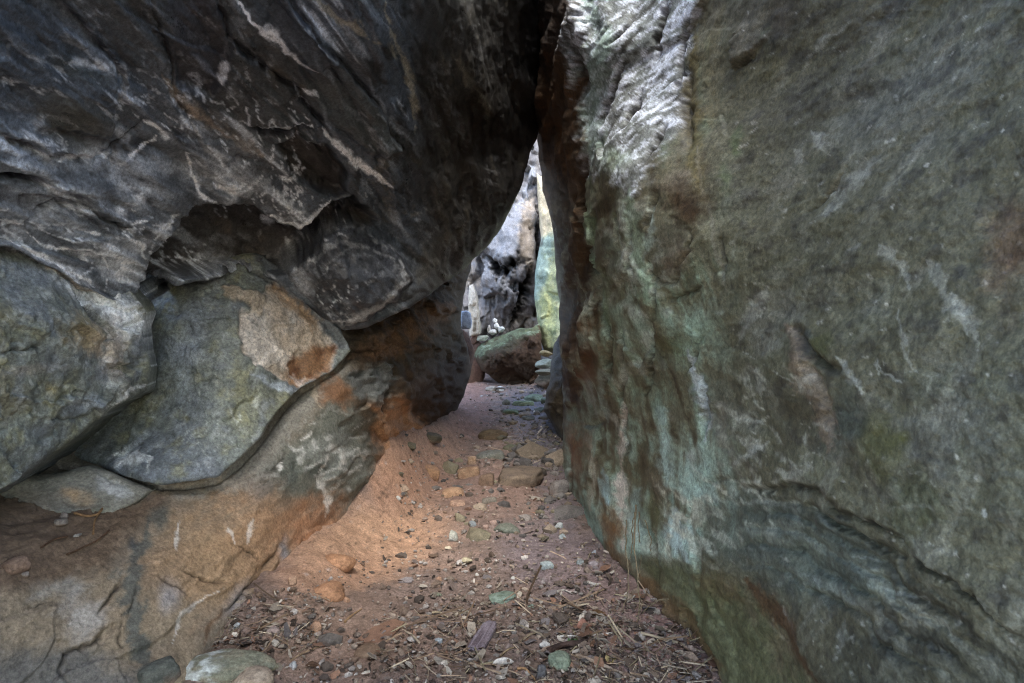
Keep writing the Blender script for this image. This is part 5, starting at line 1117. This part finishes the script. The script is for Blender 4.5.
R_LIT = [(440, 720, 600, 690, 1000), (540, 720, 610, 690, 900), (560, 700, 540, 620, 400), (450, 620, 540, 640, 420), (200, 330, 595, 655, 500), (380, 480, 610, 690, 350), (485, 560, 385, 470, 600), (470, 570, 460, 545, 350), (210, 420, 640, 690, 250), (380, 440, 520, 600, 120), (20, 40, 700, 720, 1)]
litter('leaf_litter', 41, R_LIT, 'chip', ['857465', '6b5d52', '95897a', '4a4038', 'a89c8c', '786a62', '5a5049', 'b8aea0', '7c7472', '8a6b58'], .0085, M_LEAF)
litter('twig_litter', 42, [(440, 720, 600, 690, 220), (560, 710, 590, 690, 220), (200, 330, 595, 655, 110), (430, 620, 540, 640, 80), (490, 560, 385, 470, 220), (380, 480, 610, 690, 120)], 'twig', ['a58f78', '8a745e', '6b5848', 'b8a890', '958a70'], .011, M_LEAF)
litter('gravel', 43, [(400, 600, 480, 640, 900), (300, 480, 560, 690, 450), (480, 700, 560, 690, 700), (210, 330, 590, 650, 150), (455, 560, 380, 480, 500), (400, 470, 430, 520, 160)], 'gravel', ['85766a', '7b736c', '9c8c7c', '6a5a4e', '9a928a', 'b0a8a0', '7f6a5a', '5a5048'], .016, M_STONE)
litter('rubble', 44, [(500, 562, 385, 475, 240), (400, 470, 430, 500, 30), (460, 560, 480, 540, 50), (540, 570, 440, 520, 60)], 'gravel', ['6f6a66', '7d7670', '8a7c6c', '5c5855', '716a58'], .065, M_STONE)
# ------------------------------------------------------------------ camera, light
cam = bpy.data.cameras.new('camera'); cam.sensor_width = 36; cam.lens = FPX / 1024 * 36; cam.clip_end = 500; cam.clip_start = .05
cam.dof.use_dof = True; cam.dof.focus_distance = 5.0; cam.dof.aperture_fstop = 9.0
co_ = bpy.data.objects.new('camera', cam); COL.objects.link(co_); co_.location = EYE; co_.rotation_euler = (math.radians(90), 0, 0)
scene.camera = co_
SUN_EL, SUN_AZ = math.radians(52), math.radians(172)     # azimuth measured from +Y (along the passage) towards +X
w = bpy.data.worlds.new('World'); scene.world = w; w.use_nodes = True
nt = w.node_tree; bg = nt.nodes['Background']
sk = nt.nodes.new('ShaderNodeTexSky'); sk.sky_type = 'NISHITA'; sk.sun_disc = False; sk.sun_elevation = SUN_EL; sk.sun_rotation = SUN_AZ
sk.air_density = 1.0; sk.dust_density = 1.5; sk.ozone_density = .6
nt.links.new(sk.outputs[0], bg.inputs[0]); bg.inputs[1].default_value = .12
sl = bpy.data.lights.new('sun', 'SUN'); sl.energy = 1.2; sl.angle = math.radians(28); sl.color = (1, .98, .95)
so = bpy.data.objects.new('sun', sl); COL.objects.link(so); so.location = (0, 0, 20)
sd = Vector((math.sin(SUN_AZ) * math.cos(SUN_EL), math.cos(SUN_AZ) * math.cos(SUN_EL), math.sin(SUN_EL)))
so.rotation_euler = (-sd).to_track_quat('-Z', 'Y').to_euler()
scene.view_settings.view_transform = 'Standard'; scene.view_settings.look = 'None'; scene.view_settings.gamma = 1
scene.view_settings.exposure = 3.05
scene.render.engine = 'CYCLES'
scene.cycles.use_denoising = True; scene.cycles.denoiser = 'OPENIMAGEDENOISE'; scene.cycles.denoising_prefilter = 'NONE'; scene.cycles.denoising_input_passes = 'RGB_ALBEDO_NORMAL'
scene.cycles.max_bounces = 6; scene.cycles.diffuse_bounces = 4
scene.cycles.filter_width = 1.1
